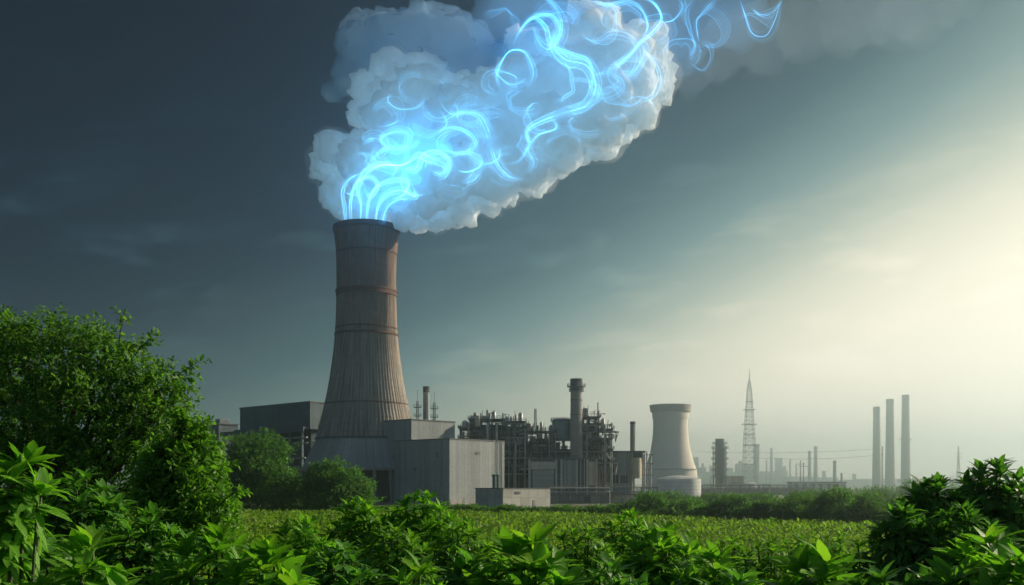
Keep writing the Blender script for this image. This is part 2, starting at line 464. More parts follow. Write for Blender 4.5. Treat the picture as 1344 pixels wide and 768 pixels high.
zc, r0, r1 = zat(616, D0), 65.5 * px2m + .1, 84 * px2m
mb.lathe([(r1, zc), (r0, zz[0] - .3)], 40)
mb.lathe([(r0 - .8, zz[0] - .3), (r1 - .8, zc), (r1, zc)], 40)
mb.build('base_skirt', surf('skirt_panels', (.36, .37, .35), (.27, .28, .27), .1, .85, angular=26.0, seam=3.4, seam_z=30.0, streak=.5), tw)
mb = MB().lathe([(r1 + 1.2, zc - .9), (r1 + 1.2, zc + .2), (r1 - .5, zc + .2)], 40); mb.lathe([(r1 - .5, zc - .9), (r1 + 1.2, zc - .9)], 40)
mb.build('base_ledge', M['concrete'], tw)
MB().lathe([(r1 - 4, 0), (r1 - 4, zc - .5)], 40).build('shaded_opening', M['dark'], tw)  # dark drum painted as the shade in the opening behind the columns
for k in range(26):
    q = 6.283 * k / 26 - .1
    if math.sin(q) > .35: continue
    MB().beam(((r1 + 1.5) * math.cos(q), (r1 + 1.5) * math.sin(q), 0), ((r1 - .2) * math.cos(q), (r1 - .2) * math.sin(q), zc - .9), 1.0).build('base_column', M['concrete'], tw)

# ------------------------------------------------------------------ halls left of the tower
t, Lx, Ly, zt = corner_block('turbine_hall', 'long blue-grey turbine hall left of the tall tower, upper storey clad in sheet', 'hall', 407, 528, 315, 470, 480, 42)
zm = zat(563, 480)
MB().box2(0, Lx, 0, Ly, zm, zt).build('upper_wall', M['clad_dark'], t)
MB().box2(2.0, Lx - 1, 2.0, Ly - 1, 0, zm - .02).build('lower_wall', M['dark'], t)
MB().box2(-.3, Lx + .3, -.3, Ly + .3, zt, zt + .6).build('parapet', M['roof'], t)
mb = MB().box2(-3.2, -.01, 1, Ly + 14, zm + .2, zm + 1.0); mb.box2(-3.2, -2.8, 1, Ly + 14, zm - 1.4, zm + .19); mb.build('canopy', M['steel_d'], t)
for k in range(7):
    y = 3 + k * Ly / 6.2
    MB().box2(-2.6, -1.6, y, y + 1.0, 0, zm + .15).build('column', M['clad_dark'], t)
for (z, x, r) in ((zm - 4, -1.0, .45), (zm - 6.5, -.6, .3), (zm - 14, -2.0, .4), (zm - 18, -1.2, .35)):
    MB().tube([(x, 1, z), (x, Ly + 8, z)], r, 8).build('pipe', M['pipe'], t)
for k in range(5):
    y = 12 + k * 12.5
    f = MB().box2(1.86, 1.99, y - 4, y + 4, 8, zm - 8).build('window', M['clad_dark'], t)
    MB().box2(1.80, 1.85, y - 3.6, y + 3.6, 8.4, zm - 8.4).build('pane', M['glass'], f)
mb = MB().box2(2, Lx, Ly, Ly + 9, 0, zm + 2.2); mb.build('lean_to', M['clad_dark'], t)

t, Lx, Ly, zt = corner_block('storage_shed', 'low flat-roofed blue shed glimpsed behind the leafy tree', 'shed', 287, 557, 226, 312, 560, 50)
MB().box2(0, Lx, 0, Ly, 0, zt).build('wall', M['clad_dark'], t); MB().box2(-.4, Lx + .4, -.4, Ly + .4, zt, zt + .7).build('roof', M['roof'], t)
MB().box2(2, 8, 3, 9, zt + .7, zt + 3.4).build('roof_unit', M['steel'], t)
louvre(t, (0, Ly * .5, zt * .8), (10, 3), 'y')
t, Lx, Ly, zt = corner_block('office_block', 'lower blue office block at the tree edge with a stepped roof', 'building', 262, 566, 205, 300, 600, 50)
MB().box2(0, Lx, 0, Ly, 0, zt).build('wall', M['clad_dark'], t); MB().box2(-.4, Lx + .4, -.4, Ly + .4, zt, zt + .7).build('roof', M['roof'], t)
for k in range(5):
    f = MB().box2(-.1, -.01, 3 + k * 6, 7 + k * 6, zt - 6, zt - 3).build('window', M['glass'], t)

# ------------------------------------------------------------------ the grey cube halls in front of the tower
t, Lx, Ly, zt = corner_block('upper_hall', 'tall grey sheet-clad hall against the brown tower, behind the big cube', 'hall', 540, 551, 492, 597, 410, 44)
MB().box2(0, Lx, 0, Ly, 0, zt).build('wall', M['clad'], t)
mb = MB().box2(-.25, Lx + .25, -.25, Ly + .25, zt, zt + .45); mb.build('parapet', M['roof'], t)
louvre(t, (0, Ly * .4, zt * .55), (5, 2.2), 'y')
t, Lx, Ly, zt = corner_block('cube_hall', 'big grey corrugated cube hall with one dark and one sunlit face', 'hall', 590, 576.5, 518, 662, 360, 41)
MB().box2(0, Lx, 0, Ly, 0, zt).build('wall', M['clad'], t)
MB().box2(-.25, Lx + .25, -.25, Ly + .25, zt, zt + .4).build('parapet', M['roof'], t)
MB().box2(.02, Lx - .02, -.12, -.01, 0, 1.6).build('plinth', M['concrete'], t)
louvre(t, (0, 6.2, zt - 5.5), (1.4, 1.8), 'y')
mb = MB().box2(-.14, -.01, 3, 7.5, 0, 5.2); mb.build('shutter', M['door'], t)
MB().tube([(-.25, Ly - 3, 0), (-.25, Ly - 3, zt)], .14, 8).build('downpipe', M['steel'], t)
MB().tube([(Lx - 2, -.25, 0), (Lx - 2, -.25, zt)], .14, 8).build('downpipe', M['steel'], t)
ladder(t, (Lx - 4.5, -.3), 1, zt + .8)
mb = MB().box2(Lx * .25, Lx * .25 + 2.2, -.2, -.01, 0, 2.5); mb.build('door', M['door'], t)
louvre(t, (Lx * .5, 0, zt * .8), (2.4, 1.2), 'x')
louvre(t, (0, Ly * .62, zt * .55), (2.0, 1.4), 'y')
t, Lx, Ly, zt = corner_block('low_annex', 'low pale box building in front of the big grey cube', 'building', 660, 641.6, 624, 722, 300, 49)
MB().box2(0, Lx, 0, Ly, 0, zt).build('wall', M['pale'], t); MB().box2(-.15, Lx + .15, -.15, Ly + .15, zt, zt + .25).build('roof', M['roof'], t)
MB().box2(Lx * .62, Lx * .62 + 1.1, -.09, -.01, 0, 2.3).build('door', M['door'], t)
louvre(t, (Lx * .3, 0, zt - 1.2), (2.0, .9), 'x')
tv = thing('roof_valve', 'pair of green vent pipes standing on the low annex roof', 'vent', (xat(651, 308), 308, zt + .25))
for s in (-.7, .6):
    MB().lathe([(.001, 0), (.42, 0), (.42, 3.6), (.62, 3.6), (.62, 4.1), (.001, 4.3)], 12, (s, 0, 0)).build('vent_pipe', surf('green_pipe', (.12, .22, .18), (.09, .15, .13), .5), tv)
MB().tube([(-.7, 0, 2.4), (.6, 0, 2.4)], .14, 8).build('crossover', M['pipe'], tv)

# ------------------------------------------------------------------ chimneys and masts
def lattice(mb, w0, w1, z0, z1, n, t_=.2, x=0, y=0, rails=True):
    """a square lattice mast tapering from half-width w0 to w1"""
    cs = [(-1, -1), (1, -1), (1, 1), (-1, 1)]
    zsl = [z0 + (z1 - z0) * (1 - (1 - i / n) ** 1.0) for i in range(n + 1)]
    hw = [w0 + (w1 - w0) * i / n for i in range(n + 1)]
    P = [[Vector((x + sx * hw[i], y + sy * hw[i], zsl[i])) for sx, sy in cs] for i in range(n + 1)]
    for i in range(n):
        for k in range(4):
            mb.beam(P[i][k], P[i + 1][k], t_); k2 = (k + 1) % 4
            mb.beam(P[i][k], P[i + 1][k2], t_ * .6); mb.beam(P[i][k2], P[i + 1][k], t_ * .6)
            if rails: mb.beam(P[i + 1][k], P[i + 1][k2], t_ * .7)
    return mb
def chimney(name, label, px, py_top, half, d, mat, base=1.25, cap=0, bands=(), plats=(), group=None, z0=0.0, lad=True, cat='chimney', capmat=None):
    k = d / FPX; zt = zat(py_top, d); r = half * k; rb = r * base
    t = thing(name, label, cat, (xat(px, d), d, z0), 0, group)
    h = zt - z0
    MB().lathe([(rb, 0), (rb + (r - rb) * .5, h * .5), (r, h), (r * .8, h), (r * .8, h - 3 * r)], 28).build('shaft', mat, t, True)
    if cap:
        zc_ = h - cap
        MB().lathe([(r * 1.0, zc_), (r * 1.07, zc_), (r * 1.07, h + .2), (r * .8, h + .2), (r * .8, h - 1)], 28).build('cap', capmat or M['stack_cap'], t, True)
    rad = lambda z: rb + (r - rb) * z / h
    for z, hh in bands:
        q = rad(z); MB().lathe([(q - .1, z), (q + .12 + .02 * r, z), (q + .12 + .02 * r, z + hh), (q - .1, z + hh)], 28).build('band', M['rust'], t, True)
    for z, out in plats:
        q = rad(z); mb = MB().lathe([(q, z), (q + out, z), (q + out, z + .25), (q, z + .25)], 24); p = mb.build('platform', M['steel_d'], t)
        rb_ = MB(); ring_rail(rb_, (0, 0), q + out - .1, z + .25); rb_.build('railing', M['steel_d'], p)
    if lad: ladder(t, (rad(h / 2) * .3, -rb - .25), 0, h - 1)
    return t
chimney('chimney', 'short steel chimney standing between two lattice masts above the grey hall roof', 559.5, 508, 4.2, 450, M['steel'], 1.2, 2.5, [(30, .5)], [(24, 2.0), (30, 1.6)])
for px, top, lab in ((548, 518, 'thin lattice mast left of the short steel chimney'), (570, 520, 'thin lattice mast right of the short steel chimney')):
    d = 446; t = thing('lattice_mast', lab, 'mast', (xat(px, d), d, 0), 0, 'masts by the short chimney'); h = zat(top, d)
    lattice(MB(), .7, .45, 0, h - 3, 16, .16).build('lattice', M['steel_d'], t); MB().beam((0, 0, h - 3), (0, 0, h + 2), .14).build('spike', M['steel_d'], t)
    for z in (h * .72, h * .8, h * .88): 
        p = MB().box((0, 0, z), (3.2, 3.2, .2)).build('platform', M['steel_d'], t); rb_ = MB(); railing(rb_, [(-1.6, -1.6, z), (1.6, -1.6, z), (1.6, 1.6, z)]); rb_.build('railing', M['steel_d'], p)
t = thing('pipe_bridge', 'steel pipe bridge linking the short chimney and its masts', 'bridge', (xat(559, 452), 452, 0))
for z in (32, 35.5):
    mb = MB(); mb.box((0, 0, z), (13, 2.2, .3)); p = mb.build('deck', M['steel_d'], t); mb = MB(); railing(mb, [(-6.5, -1.1, z), (6.5, -1.1, z)]); mb.build('railing', M['steel_d'], p)
for x in (-6, 6): MB().beam((x, 0, 0), (x, 0, 36), .4).build('leg', M['steel_d'], t)
MB().tube([(-6.4, -.4, 33), (6.4, -.4, 33)], .35, 8).build('pipe', M['pipe'], t)

# ------------------------------------------------------------------ process structures: open steel frames full of pipework
def process_unit(t, bays, depth, seed, mats=('steel_d', 'steel'), n_pipe=16, vessels=5, infill=.35):
    """bays: list of (x0, x1, [floor heights]) in the local frame of t; y runs 0..depth away from the eye"""
    rng = random.Random(seed); fr = M[mats[0]]
    for bi, (x0, x1, fl) in enumerate(bays):
        top = fl[-1]; frame = MB(); nx_ = max(1, round((x1 - x0) / 4.5)); cx = [x0 + (x1 - x0) * i / nx_ for i in range(nx_ + 1)]
        cy = [0, depth * .5, depth]
        for x in cx:
            for y in cy: frame.beam((x, y, 0), (x, y, top + rng.choice((0, 0, 1.2, 2.6))), .42)
        for z in fl:
            for y in cy: frame.beam((x0 - .6, y, z - .25), (x1 + .6, y, z - .25), .4)
            for x in cx: frame.beam((x, 0, z - .25), (x, depth, z - .25), .34)
        zs_ = [0] + list(fl)
        for z0, z1 in zip(zs_[:-1], zs_[1:]):
            for i in range(nx_):
                if rng.random() < .45:
                    a, b = (cx[i], cx[i + 1]) if rng.random() < .5 else (cx[i + 1], cx[i])
                    frame.beam((a, -.02, z0), (b, -.02, z1 - .4), .2)
        frame.build('frame', fr, t)
        for z in fl:
            p = MB().box2(x0 - 1.0, x1 + 1.0, -1.1, depth + .8, z, z + .14).build('deck', fr, t)
            mb = MB(); railing(mb, [(x0 - 1, depth + .7, z + .14), (x0 - 1, -1.05, z + .14), (x1 + 1, -1.05, z + .14), (x1 + 1, depth + .7, z + .14)], 1.15, 1.8, .10)
            mb.build('railing', M[mats[1]], p)
        # plant between the floors: cabinets, drums, exchangers
        for z0, z1 in zip(zs_[:-1], zs_[1:]):
            h = z1 - z0; x = x0 + .6
            while x < x1 - 1.2:
                w_ = rng.uniform(1.0, 3.4); q = rng.random(); y = rng.uniform(1.2, depth * .6)
                if q < .26: MB().cyl((x + w_ / 2, y, 0), min(w_ * .42, 1.3), z0 + .14, z0 + h * rng.uniform(.55, .85), 14).build('drum', M[rng.choice(('pipe', 'steel', 'stack'))], t, True)
                elif q < .26 + infill: MB().box2(x, min(x + w_, x1), y, y + 2.2, z0 + .14, z0 + h * rng.uniform(.4, .9)).build('cabinet', M[rng.choice(('steel', 'clad_dark', 'far', 'pale', 'pipe'))], t)
                elif q < .82:
                    zz_ = z0 + h * .45; MB().tube([(x, y, zz_), (min(x + w_ * 1.5, x1), y, zz_)], .55, 12).build('exchanger', M['pipe'], t, True)
                x += w_ + rng.uniform(.2, 1.2)
        if len(fl) > 2:
            MB().box2(x0 + .3, x1 - .3, depth * .55, depth * .55 + 1.0, 0, fl[-2] - .5).build('back_wall', M[rng.choice(('dark', 'clad_dark'))], t)
        # a stair zigzag on the front
        if len(fl) > 2:
            mb = MB(); sx = rng.uniform(x0 + .5, x1 - 4.2)
            for i, (z0, z1) in enumerate(zip(zs_[:-1], zs_[1:])):
                a, b = (sx, sx + 3.6) if i % 2 == 0 else (sx + 3.6, sx)
                for yy in (-1.9, -1.2): mb.beam((a, yy, z0 + .1), (b, yy, z1 + .1), .16); mb.beam((a, yy, z0 + 1.1), (b, yy, z1 + 1.1), .08)
                for s in range(10): mb.box((a + (b - a) * (s + .5) / 10, -1.55, z0 + .1 + (z1 - z0) * (s + .5) / 10), (.3, .7, .06))
            mb.build('stair', M[mats[1]], t)
    X0, X1 = bays[0][0], bays[-1][1]; tops = [b[2][-1] for b in bays]
    for k in range(n_pipe):
        x0, x1, fl = rng.choice(bays); r = rng.choice((.14, .18, .25, .34))
        if rng.random() < .5:
            x = rng.uniform(x0, x1); z1 = rng.choice(fl) + rng.uniform(.5, 3.0); y = rng.uniform(-1.4, -.3); xx = x + rng.choice((-1, 1)) * rng.uniform(1.5, 4)
            pts = [(x, y, 0), (x, y, z1), (xx, y, z1), (xx, y + rng.uniform(2, depth), z1)]
        else:
            z = rng.choice(fl) - rng.uniform(.6, 1.6); y = rng.uniform(-1.3, -.2)
            pts = [(x0 - 1 - rng.uniform(0, 2), y, z), (x1 + rng.uniform(0, 3), y, z), (x1 + 1.5, y, z - rng.uniform(2, 6))]
        MB().tube(pts, r, 8).build('pipe', M[rng.choice(('pipe', 'pipe', 'steel', 'rust'))], t, True)
    for k in range(vessels):
        x0, x1, fl = rng.choice(bays); r = rng.uniform(.5, 1.2); x = rng.uniform(x0 + 1, x1 - 1); z0 = fl[-1] + .14; h = rng.uniform(2, 4.0); y = rng.uniform(2, depth - 1)
        MB().lathe([(.001, z0), (r, z0), (r, z0 + h), (r * .6, z0 + h + .5), (.001, z0 + h + .7)], 14, (x, y, 0)).build('vessel', M[rng.choice(('steel', 'pipe', 'stack'))], t, True)
    for k in range(vessels):
        x0, x1, fl = rng.choice(bays); x = rng.uniform(x0, x1); MB().beam((x, rng.uniform(0, depth), fl[-1]), (x, rng.uniform(0, depth) * 0 + 1, fl[-1] + rng.uniform(2.5, 5)), .16).build('vent_pipe', M['steel_d'], t)

def local_bays(pxs, d):
    x_c = xat((pxs[0][0] + pxs[-1][1]) / 2, d)
    return x_c, [(xat(a, d) - x_c, xat(b, d) - x_c, [zat(y, d) for y in fl]) for a, b, fl in pxs]

d = 432
xc, bays = local_bays([(604, 617, (612, 590, 575, 562)), (617, 660, (614, 598, 584, 570, 558, 550)), (660, 688, (612, 598, 584, 570, 560, 553)), (688, 706, (612, 596, 580, 566))], d)
t = thing('process_structure', 'broad open steel process structure with crowded decks rising behind the big grey cube', 'process plant', (xc, d, 0))
process_unit(t, bays, 13, 5, n_pipe=44, vessels=14, infill=.42)
for (px, pw, top, bot, mat) in ((640, 3, 556, 590, 'pipe'), (652, 3, 557, 592, 'pipe'), (627, 6, 547, 560, 'cream')):
    MB().cyl((xat(px, d) - xc, -2.0, 0), pw * .17, zat(bot, d), zat(top, d), 12).build('vessel', M[mat], t, True)
mb = MB(); x0, x1 = xat(618, d) - xc, xat(642, d) - xc
mb.box2(x0, x1, 2, 10, zat(551, d), zat(545.5, d)); mb.build('roof_house', M['pale'], t)
mb = lattice(MB(), .55, .4, zat(562, d), zat(536, d), 8, .16, xat(703, d) - xc, 4); mb.build('lattice', M['steel_d'], t)
mb = MB().box2(xat(662, d) - xc, xat(728, d) - xc, 3, 16, 0, zat(600, d)); mb.build('wall', M['dark'], t)
for py in (601, 611, 622):
    MB().box2(xat(660, d) - xc, xat(706, d) - xc, 2.3, 2.7, zat(py + 1, d), zat(py - .5, d)).build('cable_tray', M['pale'] if py == 601 else M['pipe'], t)

d = 426
xc, bays = local_bays([(706, 728, (640, 615, 592, 576, 566)), (728, 766, (604, 590, 576)), (766, 786, (604, 590, 576, 566, 556, 547)), (786, 803, (604, 590, 575, 563))], d)
t = thing('process_structure', 'steel process structure wrapped round the foot of the tall grey stack', 'process plant', (xc, d, 0))
process_unit(t, bays, 12, 11, n_pipe=40, vessels=12, infill=.42)
dx, dd = xat(738, d) - xc, 3.0; zb, ztp = zat(577, d), zat(549, d)
dr = MB().lathe([(.001, zb), (3.9, zb), (3.9, ztp - .4), (3.4, ztp), (.001, ztp + .3)], 28, (dx, dd, 0)).build('drum', surf('blue_drum', (.16, .24, .28), (.11, .16, .19), .2, .55, angular=8.0), t, True)
mb = MB().lathe([(3.9, ztp - 1.2), (4.9, ztp - 1.2), (4.9, ztp - .95), (3.9, ztp - .95)], 24, (dx, dd, 0)); pf = mb.build('platform', M['steel_d'], t)
mb = MB(); ring_rail(mb, (dx, dd), 4.8, ztp - .95, 1.2, 18, .12); mb.build('railing', M['steel_d'], pf)
mb = lattice(MB(), .25, .2, zat(563, d), zat(527, d), 10, .1, xat(786, d) - xc, 5); mb.build('lattice', M['steel_d'], t)
chimney('chimney', 'tall round grey stack with a dark cap and ring platforms above the pipework', 756.5, 498, 7.6, 424, M['stack'], 1.12, 5.0, [(zat(512, 424), .5), (zat(526, 424), .35), (zat(545, 424), .35)], [(zat(508, 424), 1.5), (zat(514, 424), .7)])

# lower hall of the same plant, pale doors and columns
d = 418
t = thing('machine_hall', 'hazy pale machine hall with large shutter door below the tall round stack', 'hall', (xat(740, d), d, 0)); xc = xat(740, d)
zt = zat(603, d)
MB().box2(xat(694, d) - xc, xat(784, d) - xc, .0, 9, 0, zt).build('wall', M['clad_dark'], t)
MB().box2(xat(697, d) - xc, xat(729, d) - xc, -.25, -.01, zat(616, d), zat(606, d)).build('fascia', M['pale'], t)
MB().box2(xat(699, d) - xc, xat(727, d) - xc, -.12, -.01, zat(652, d), zat(616.5, d)).build('shutter', M['door'], t)
for px in (695, 730, 737, 757, 771, 783):
    MB().box2(xat(px, d) - xc - .45, xat(px, d) - xc + .45, -.6, -.02, 0, zt + .2).build('column', M['pale'], t)
MB().box2(xat(739, d) - xc, xat(756, d) - xc, -.3, -.01, zat(640, d), zat(604, d)).build('panel', M['clad'], t)
MB().box2(xat(773, d) - xc, xat(781, d) - xc, -.8, -.01, zat(637, d), zat(606, d)).build('panel', M['cream'], t)
MB().box2(xat(692, d) - xc, xat(786, d) - xc, -1.0, 10, zt, zt + .5).build('roof', M['roof'], t)
mb = MB(); railing(mb, [(xat(692, d) - xc, -.9, zt + .5), (xat(786, d) - xc, -.9, zt + .5)], 1.1, 1.6, .1); mb.build('railing', M['steel_d'], t)
for px in (741, 746, 762, 767): MB().tube([(xat(px, d) - xc, -.7, 0), (xat(px, d) - xc, -.7, zt)], .2, 8).build('pipe', M['pipe'], t)

# rounded annex with a white silo
d = 440
xc = xat(812, d); t = thing('filter_house', 'grey filter house with a flat overhanging roof right of the steel structures', 'building', (xc, d, 0)); zt = zat(594, d)
MB().box2(xat(787, d) - xc, xat(828, d) - xc, 0, 14, 0, zt).build('wall', M['clad'], t)
MB().box2(xat(785, d) - xc, xat(847, d) - xc, -1.5, 15, zt, zt + .7).build('roof', M['roof'], t)
MB().box2(xat(828, d) - xc, xat(844, d) - xc, 1, 12, zat(606, d), zat(595, d)).build('upper_room', M['clad_dark'], t)
MB().lathe([(2.6, zat(628, d)), (2.6, zat(601, d))], 24, (xat(834.5, d) - xc, 1.0, 0)).build('silo', M['cream'], t, True)
for px in (829, 843, 846): MB().beam((xat(px, d) - xc, -1.2, 0), (xat(px, d) - xc, -1.2, zt), .4).build('column', M['pipe'], t)
for (a, b, y0, y1) in ((788, 797, 604, 620), (800, 810, 604, 620), (800, 812, 623, 635), (814, 824, 623, 635)):
    f = MB().box2(xat(a, d) - xc, xat(b, d) - xc, -.14, -.01, zat(y1, d), zat(y0, d)).build('window', M['pipe'], t)
    mb = MB()
    for i in range(3):
        w_ = (xat(b, d) - xat(a, d)) / 3; mb.box2(xat(a, d) - xc + w_ * i + .15, xat(a, d) - xc + w_ * (i + 1) - .15, -.2, -.15, zat(y1, d) + .2, zat(y0, d) - .2)
    mb.build('pane', M['glass'], f)
chimney('chimney', 'thin dark chimney rising over the filter house roof', 830.5, 554, 3.4, 452, M['stack'], 1.05, 1.0)
t = thing('pipe_stand', 'small steel stand beside the filter house, next to the pale cooling tower', 'pipe rack', (xat(850, 446), 446, 0)); h = zat(597, 446)
for x in (-1.6, 1.6): MB().beam((x, 0, 0), (x, 0, h), .4).build('leg', M['steel'], t)
for z in (h, h - 4, h - 9): MB().box((0, 0, z), (5.4, 1.4, .3)).build('deck', M['steel'], t)
MB().tube([(-.4, -.3, 0), (-.4, -.3, h + 1.5)], .3, 8).build('pipe', M['pipe'], t)

# pale small cooling tower and the white tank
d = 950; k = d / FPX
t = thing('cooling_tower', 'small pale cooling tower with a rim ledge behind the white tank', 'cooling tower', (xat(880, d), d, 0))
pr = [(616, 33.5), (606, 30.0), (594, 26.8), (580, 24.2), (566, 22.8), (552, 22.6), (544, 23.6), (541, 24.6)]
P = [(r * k, zat(y, d)) for y, r in pr]
sp = catmull(P, 40)
MB().lathe([tuple(p) for p in sp] + [(sp[-1][0] - .6, sp[-1][1]), (sp[-1][0] - .6, sp[-1][1] - 6)], 72).build('shell', M['cool2'], t, True)
zr = zat(541, d); MB().lathe([(24.2 * k, zr - .6), (26.0 * k, zr + .3), (27.2 * k, zat(533.5, d)), (27.4 * k, zat(532, d)), (26.0 * k, zat(532, d)), (24.0 * k, zr)], 72).build('rim', surf('rim_concrete', (.40, .38, .34), (.3, .29, .27), .1, .9, angular=20.0), t, True)
zl = zat(616, d); MB().lathe([(33.2 * k, zl - .5), (35.2 * k, zl - .5), (35.2 * k, zl + .1), (33.2 * k, zl + .1)], 64).build('base_ledge', M['steel'], t)
MB().lathe([(36.5 * k, 0), (34 * k, zl - .5)], 64).build('base_skirt', M['cool2'], t, True)
MB().lathe([(23.1 * k, zat(570, d)), (23.4 * k, zat(570, d)), (23.4 * k, zat(569, d)), (23.0 * k, zat(569, d))], 64).build('ring_band', M['cool2'], t)
d = 660; k = d / FPX
t = thing('storage_tank', 'round white storage tank with a shallow domed roof in front of the pale cooling tower', 'tank', (xat(891, d), d, 0))
zt = zat(629, d); r = 28.5 * k
MB().lathe([(r, 0), (r, zt)], 64).build('shell', M['white'], t, True)
MB().lathe([(r + .15, zt), (r * .7, zt + 1.5), (r * .35, zt + 2.2), (.001, zt + 2.5)], 64).build('roof', M['white'], t, True)
for q in range(1, 5): MB().lathe([(r, zt * q / 5), (r + .14, zt * q / 5), (r + .14, zt * q / 5 + .22), (r, zt * q / 5 + .22)], 64).build('band', M['pipe'], t)
mb = MB(); ring_rail(mb, (0, 0), r, zt, 1.0, 40, .1); mb.build('railing', M['pipe'], t)
mb = MB()
for i in range(22):
    q = -2.3 + i * .05; mb.box(((r + .6) * math.cos(q), (r + .6) * math.sin(q), zt * i / 22 + .2), (.9, .9, .1), q)
mb.build('stair', M['steel'], t)

# low works in front
def low_rack(name, label, px0, px1, py_top, d, seed, wall='concrete', cat='pipe rack', bot=0.0):
    rng = random.Random(seed); xc = xat((px0 + px1) / 2, d); L = xat(px1, d) - xat(px0, d); zt = zat(py_top, d)
    t = thing(name, label, cat, (xc, d, 0))
    n = max(2, int(L / 6))
    MB().box2(-L / 2, L / 2, 1.6, 3.2, 0, max(zt - 2.4, 1.0)).build('wall', M[wall], t)
    fr = MB()
    for i in range(n + 1):
        x = -L / 2 + L * i / n
        for y in (0, 1.5): fr.beam((x, y, 0), (x, y, zt), .3)
        fr.beam((x, -.3, zt - .2), (x, 1.8, zt - .2), .3); fr.beam((x, -.3, zt - 1.8), (x, 1.8, zt - 1.8), .3)
    for y in (0, 1.5):
        for z in (zt - .5, zt - 2.1): fr.beam((-L / 2, y, z), (L / 2, y, z), .2)
    fr.build('frame', M['steel'], t)
    for y, z in ((.1, zt + .1), (.7, zt + .1), (1.3, zt + .1), (.3, zt - 1.5), (1.0, zt - 1.5)):
        MB().tube([(-L / 2, y, z), (L / 2, y, z)], rng.choice((.16, .22, .28)), 8).build('pipe', M[rng.choice(('pipe', 'steel', 'pale'))], t, True)
    for i in range(max(1, n // 3)):
        x = rng.uniform(-L / 2 + 1, L / 2 - 2); h = rng.uniform(1.4, 3.0)
        MB().box2(x, x + rng.uniform(1.5, 3.5), -1.6, -.4, 0, h).build('cabinet', M[rng.choice(('pale', 'steel', 'louvre'))], t)
    mb = MB(); railing(mb, [(-L / 2, -.3, zt), (L / 2, -.3, zt)], 1.1, 1.6, .09); mb.build('railing', M['pipe'], t)
    return t
low_rack('pipe_rack', 'low pipe rack with cabinets along the foot of the machine hall', 722, 800, 641, 385, 3)
low_rack('pipe_rack', 'low pipe rack between the filter house and the white tank', 798, 864, 640, 400, 4)
low_rack('pipe_rack', 'long low pipe rack in front of the dark column, right of the white tank', 922, 1010, 637, 690, 5)
low_rack('pipe_rack', 'farther low pipe rack below the flat-roofed shed', 1002, 1066, 637, 860, 6)
t = thing('pump_house', 'small cream pump house between bushes and the low pipe rack', 'building', (xat(821, 372), 372, 0))
MB().box2(-3.2, 3.2, 0, 5, 0, zat(650, 372)).build('wall', M['cream'], t); MB().box2(-3.5, 3.5, -.3, 5.3, zat(650, 372), zat(650, 372) + .3).build('roof', M['roof'], t)
MB().box2(-1.8, -.8, -.08, -.01, 0, 2.1).build('door', M['door'], t)
t = thing('low_wall_building', 'long low grey building behind the bushes at the foot of the stacks', 'building', (xat(760, 392), 392, 0))
L = xat(812, 392) - xat(716, 392); h = zat(653, 392)
MB().box2(-L / 2, L / 2, 0, 4, 0, h).build('wall', M['concrete'], t); MB().box2(-L / 2 - .3, L / 2 + .3, -.4, 4.3, h, h + .3).build('roof', M['roof'], t)

# dark distillation column with ring platforms
d = 980
t = thing('distillation_column', 'dark distillation column bristling with ring platforms, right of the white tank', 'column', (xat(945, d), d, 0)); h = zat(576, d)
MB().lathe([(4.4, 0), (4.4, h * .3), (5.2, h * .34), (5.2, h * .8), (4.6, h * .82), (4.6, h), (4.0, h), (.001, h + .2)], 24).build('shell', M['steel_d'], t, True)
for i, q in enumerate((.30, .42, .52, .62, .72, .82, .9)):
    out = 2.2 + 1.0 * (i % 2); z = h * q
    p = MB().lathe([(4.4, z), (5.1 + out, z), (5.1 + out, z + .35), (4.4, z + .35)], 20).build('platform', M['steel_d'], t)
    mb = MB(); ring_rail(mb, (0, 0), 5.05 + out, z + .35, 1.8, 14, .22); mb.build('railing', M['steel_d'], p)
for q in (.3, 1.6, 2.8, 4.0, 5.2): MB().tube([(6.6 * math.cos(q), 6.6 * math.sin(q), 0), (6.6 * math.cos(q), 6.6 * math.sin(q), h * .86), (3 * math.cos(q), 3 * math.sin(q), h * .88)], .5, 8).build('pipe', M['steel'], t, True)
lg = MB()
for sx, sy in ((-7.5, -7.5), (7.5, -7.5), (7.5, 7.5), (-7.5, 7.5)): lg.beam((sx, sy, 0), (sx, sy, h * .32), .5); lg.beam((sx, sy, 0), (-sx, sy, h * .30), .25)
for a_, b_ in (((-7.5, -7.5), (7.5, -7.5)), ((7.5, -7.5), (7.5, 7.5)), ((7.5, 7.5), (-7.5, 7.5)), ((-7.5, 7.5), (-7.5, -7.5)), ((-7.5, -7.5), (7.5, 7.5))):
    for zq in (h * .31, h * .002): lg.beam((*a_, zq), (*b_, zq), .3)
lg.build('frame', M['steel'], t)

# lattice communication tower
d = 2050
t = thing('lattice_tower', 'tall tapering lattice tower fading into the bright haze', 'tower', (xat(983.5, d), d, 0))
h1, h2, h3 = zat(560, d), zat(500, d), zat(484, d); k = d / FPX
mb = MB(); lattice(mb, 9.0 * k * .9, 6.2 * k, 0, zat(575, d), 8, .75); lattice(mb, 6.2 * k, 2.6 * k, zat(575, d), zat(512, d), 11, .65); lattice(mb, 2.6 * k, 1.0 * k, zat(512, d), h2, 4, .6)
mb.build('lattice', M['steel'], t)
MB().tube([(0, 0, h2), (0, 0, h3)], [1.2, .3], 6).build('spike', M['steel'], t)
for py, w_ in ((538, 14), (557, 18), (571, 13), (527, 10), (585, 15)): MB().box((0, 0, zat(py, d)), (w_ * k, w_ * k * .8, 1.0)).build('platform', M['steel'], t)

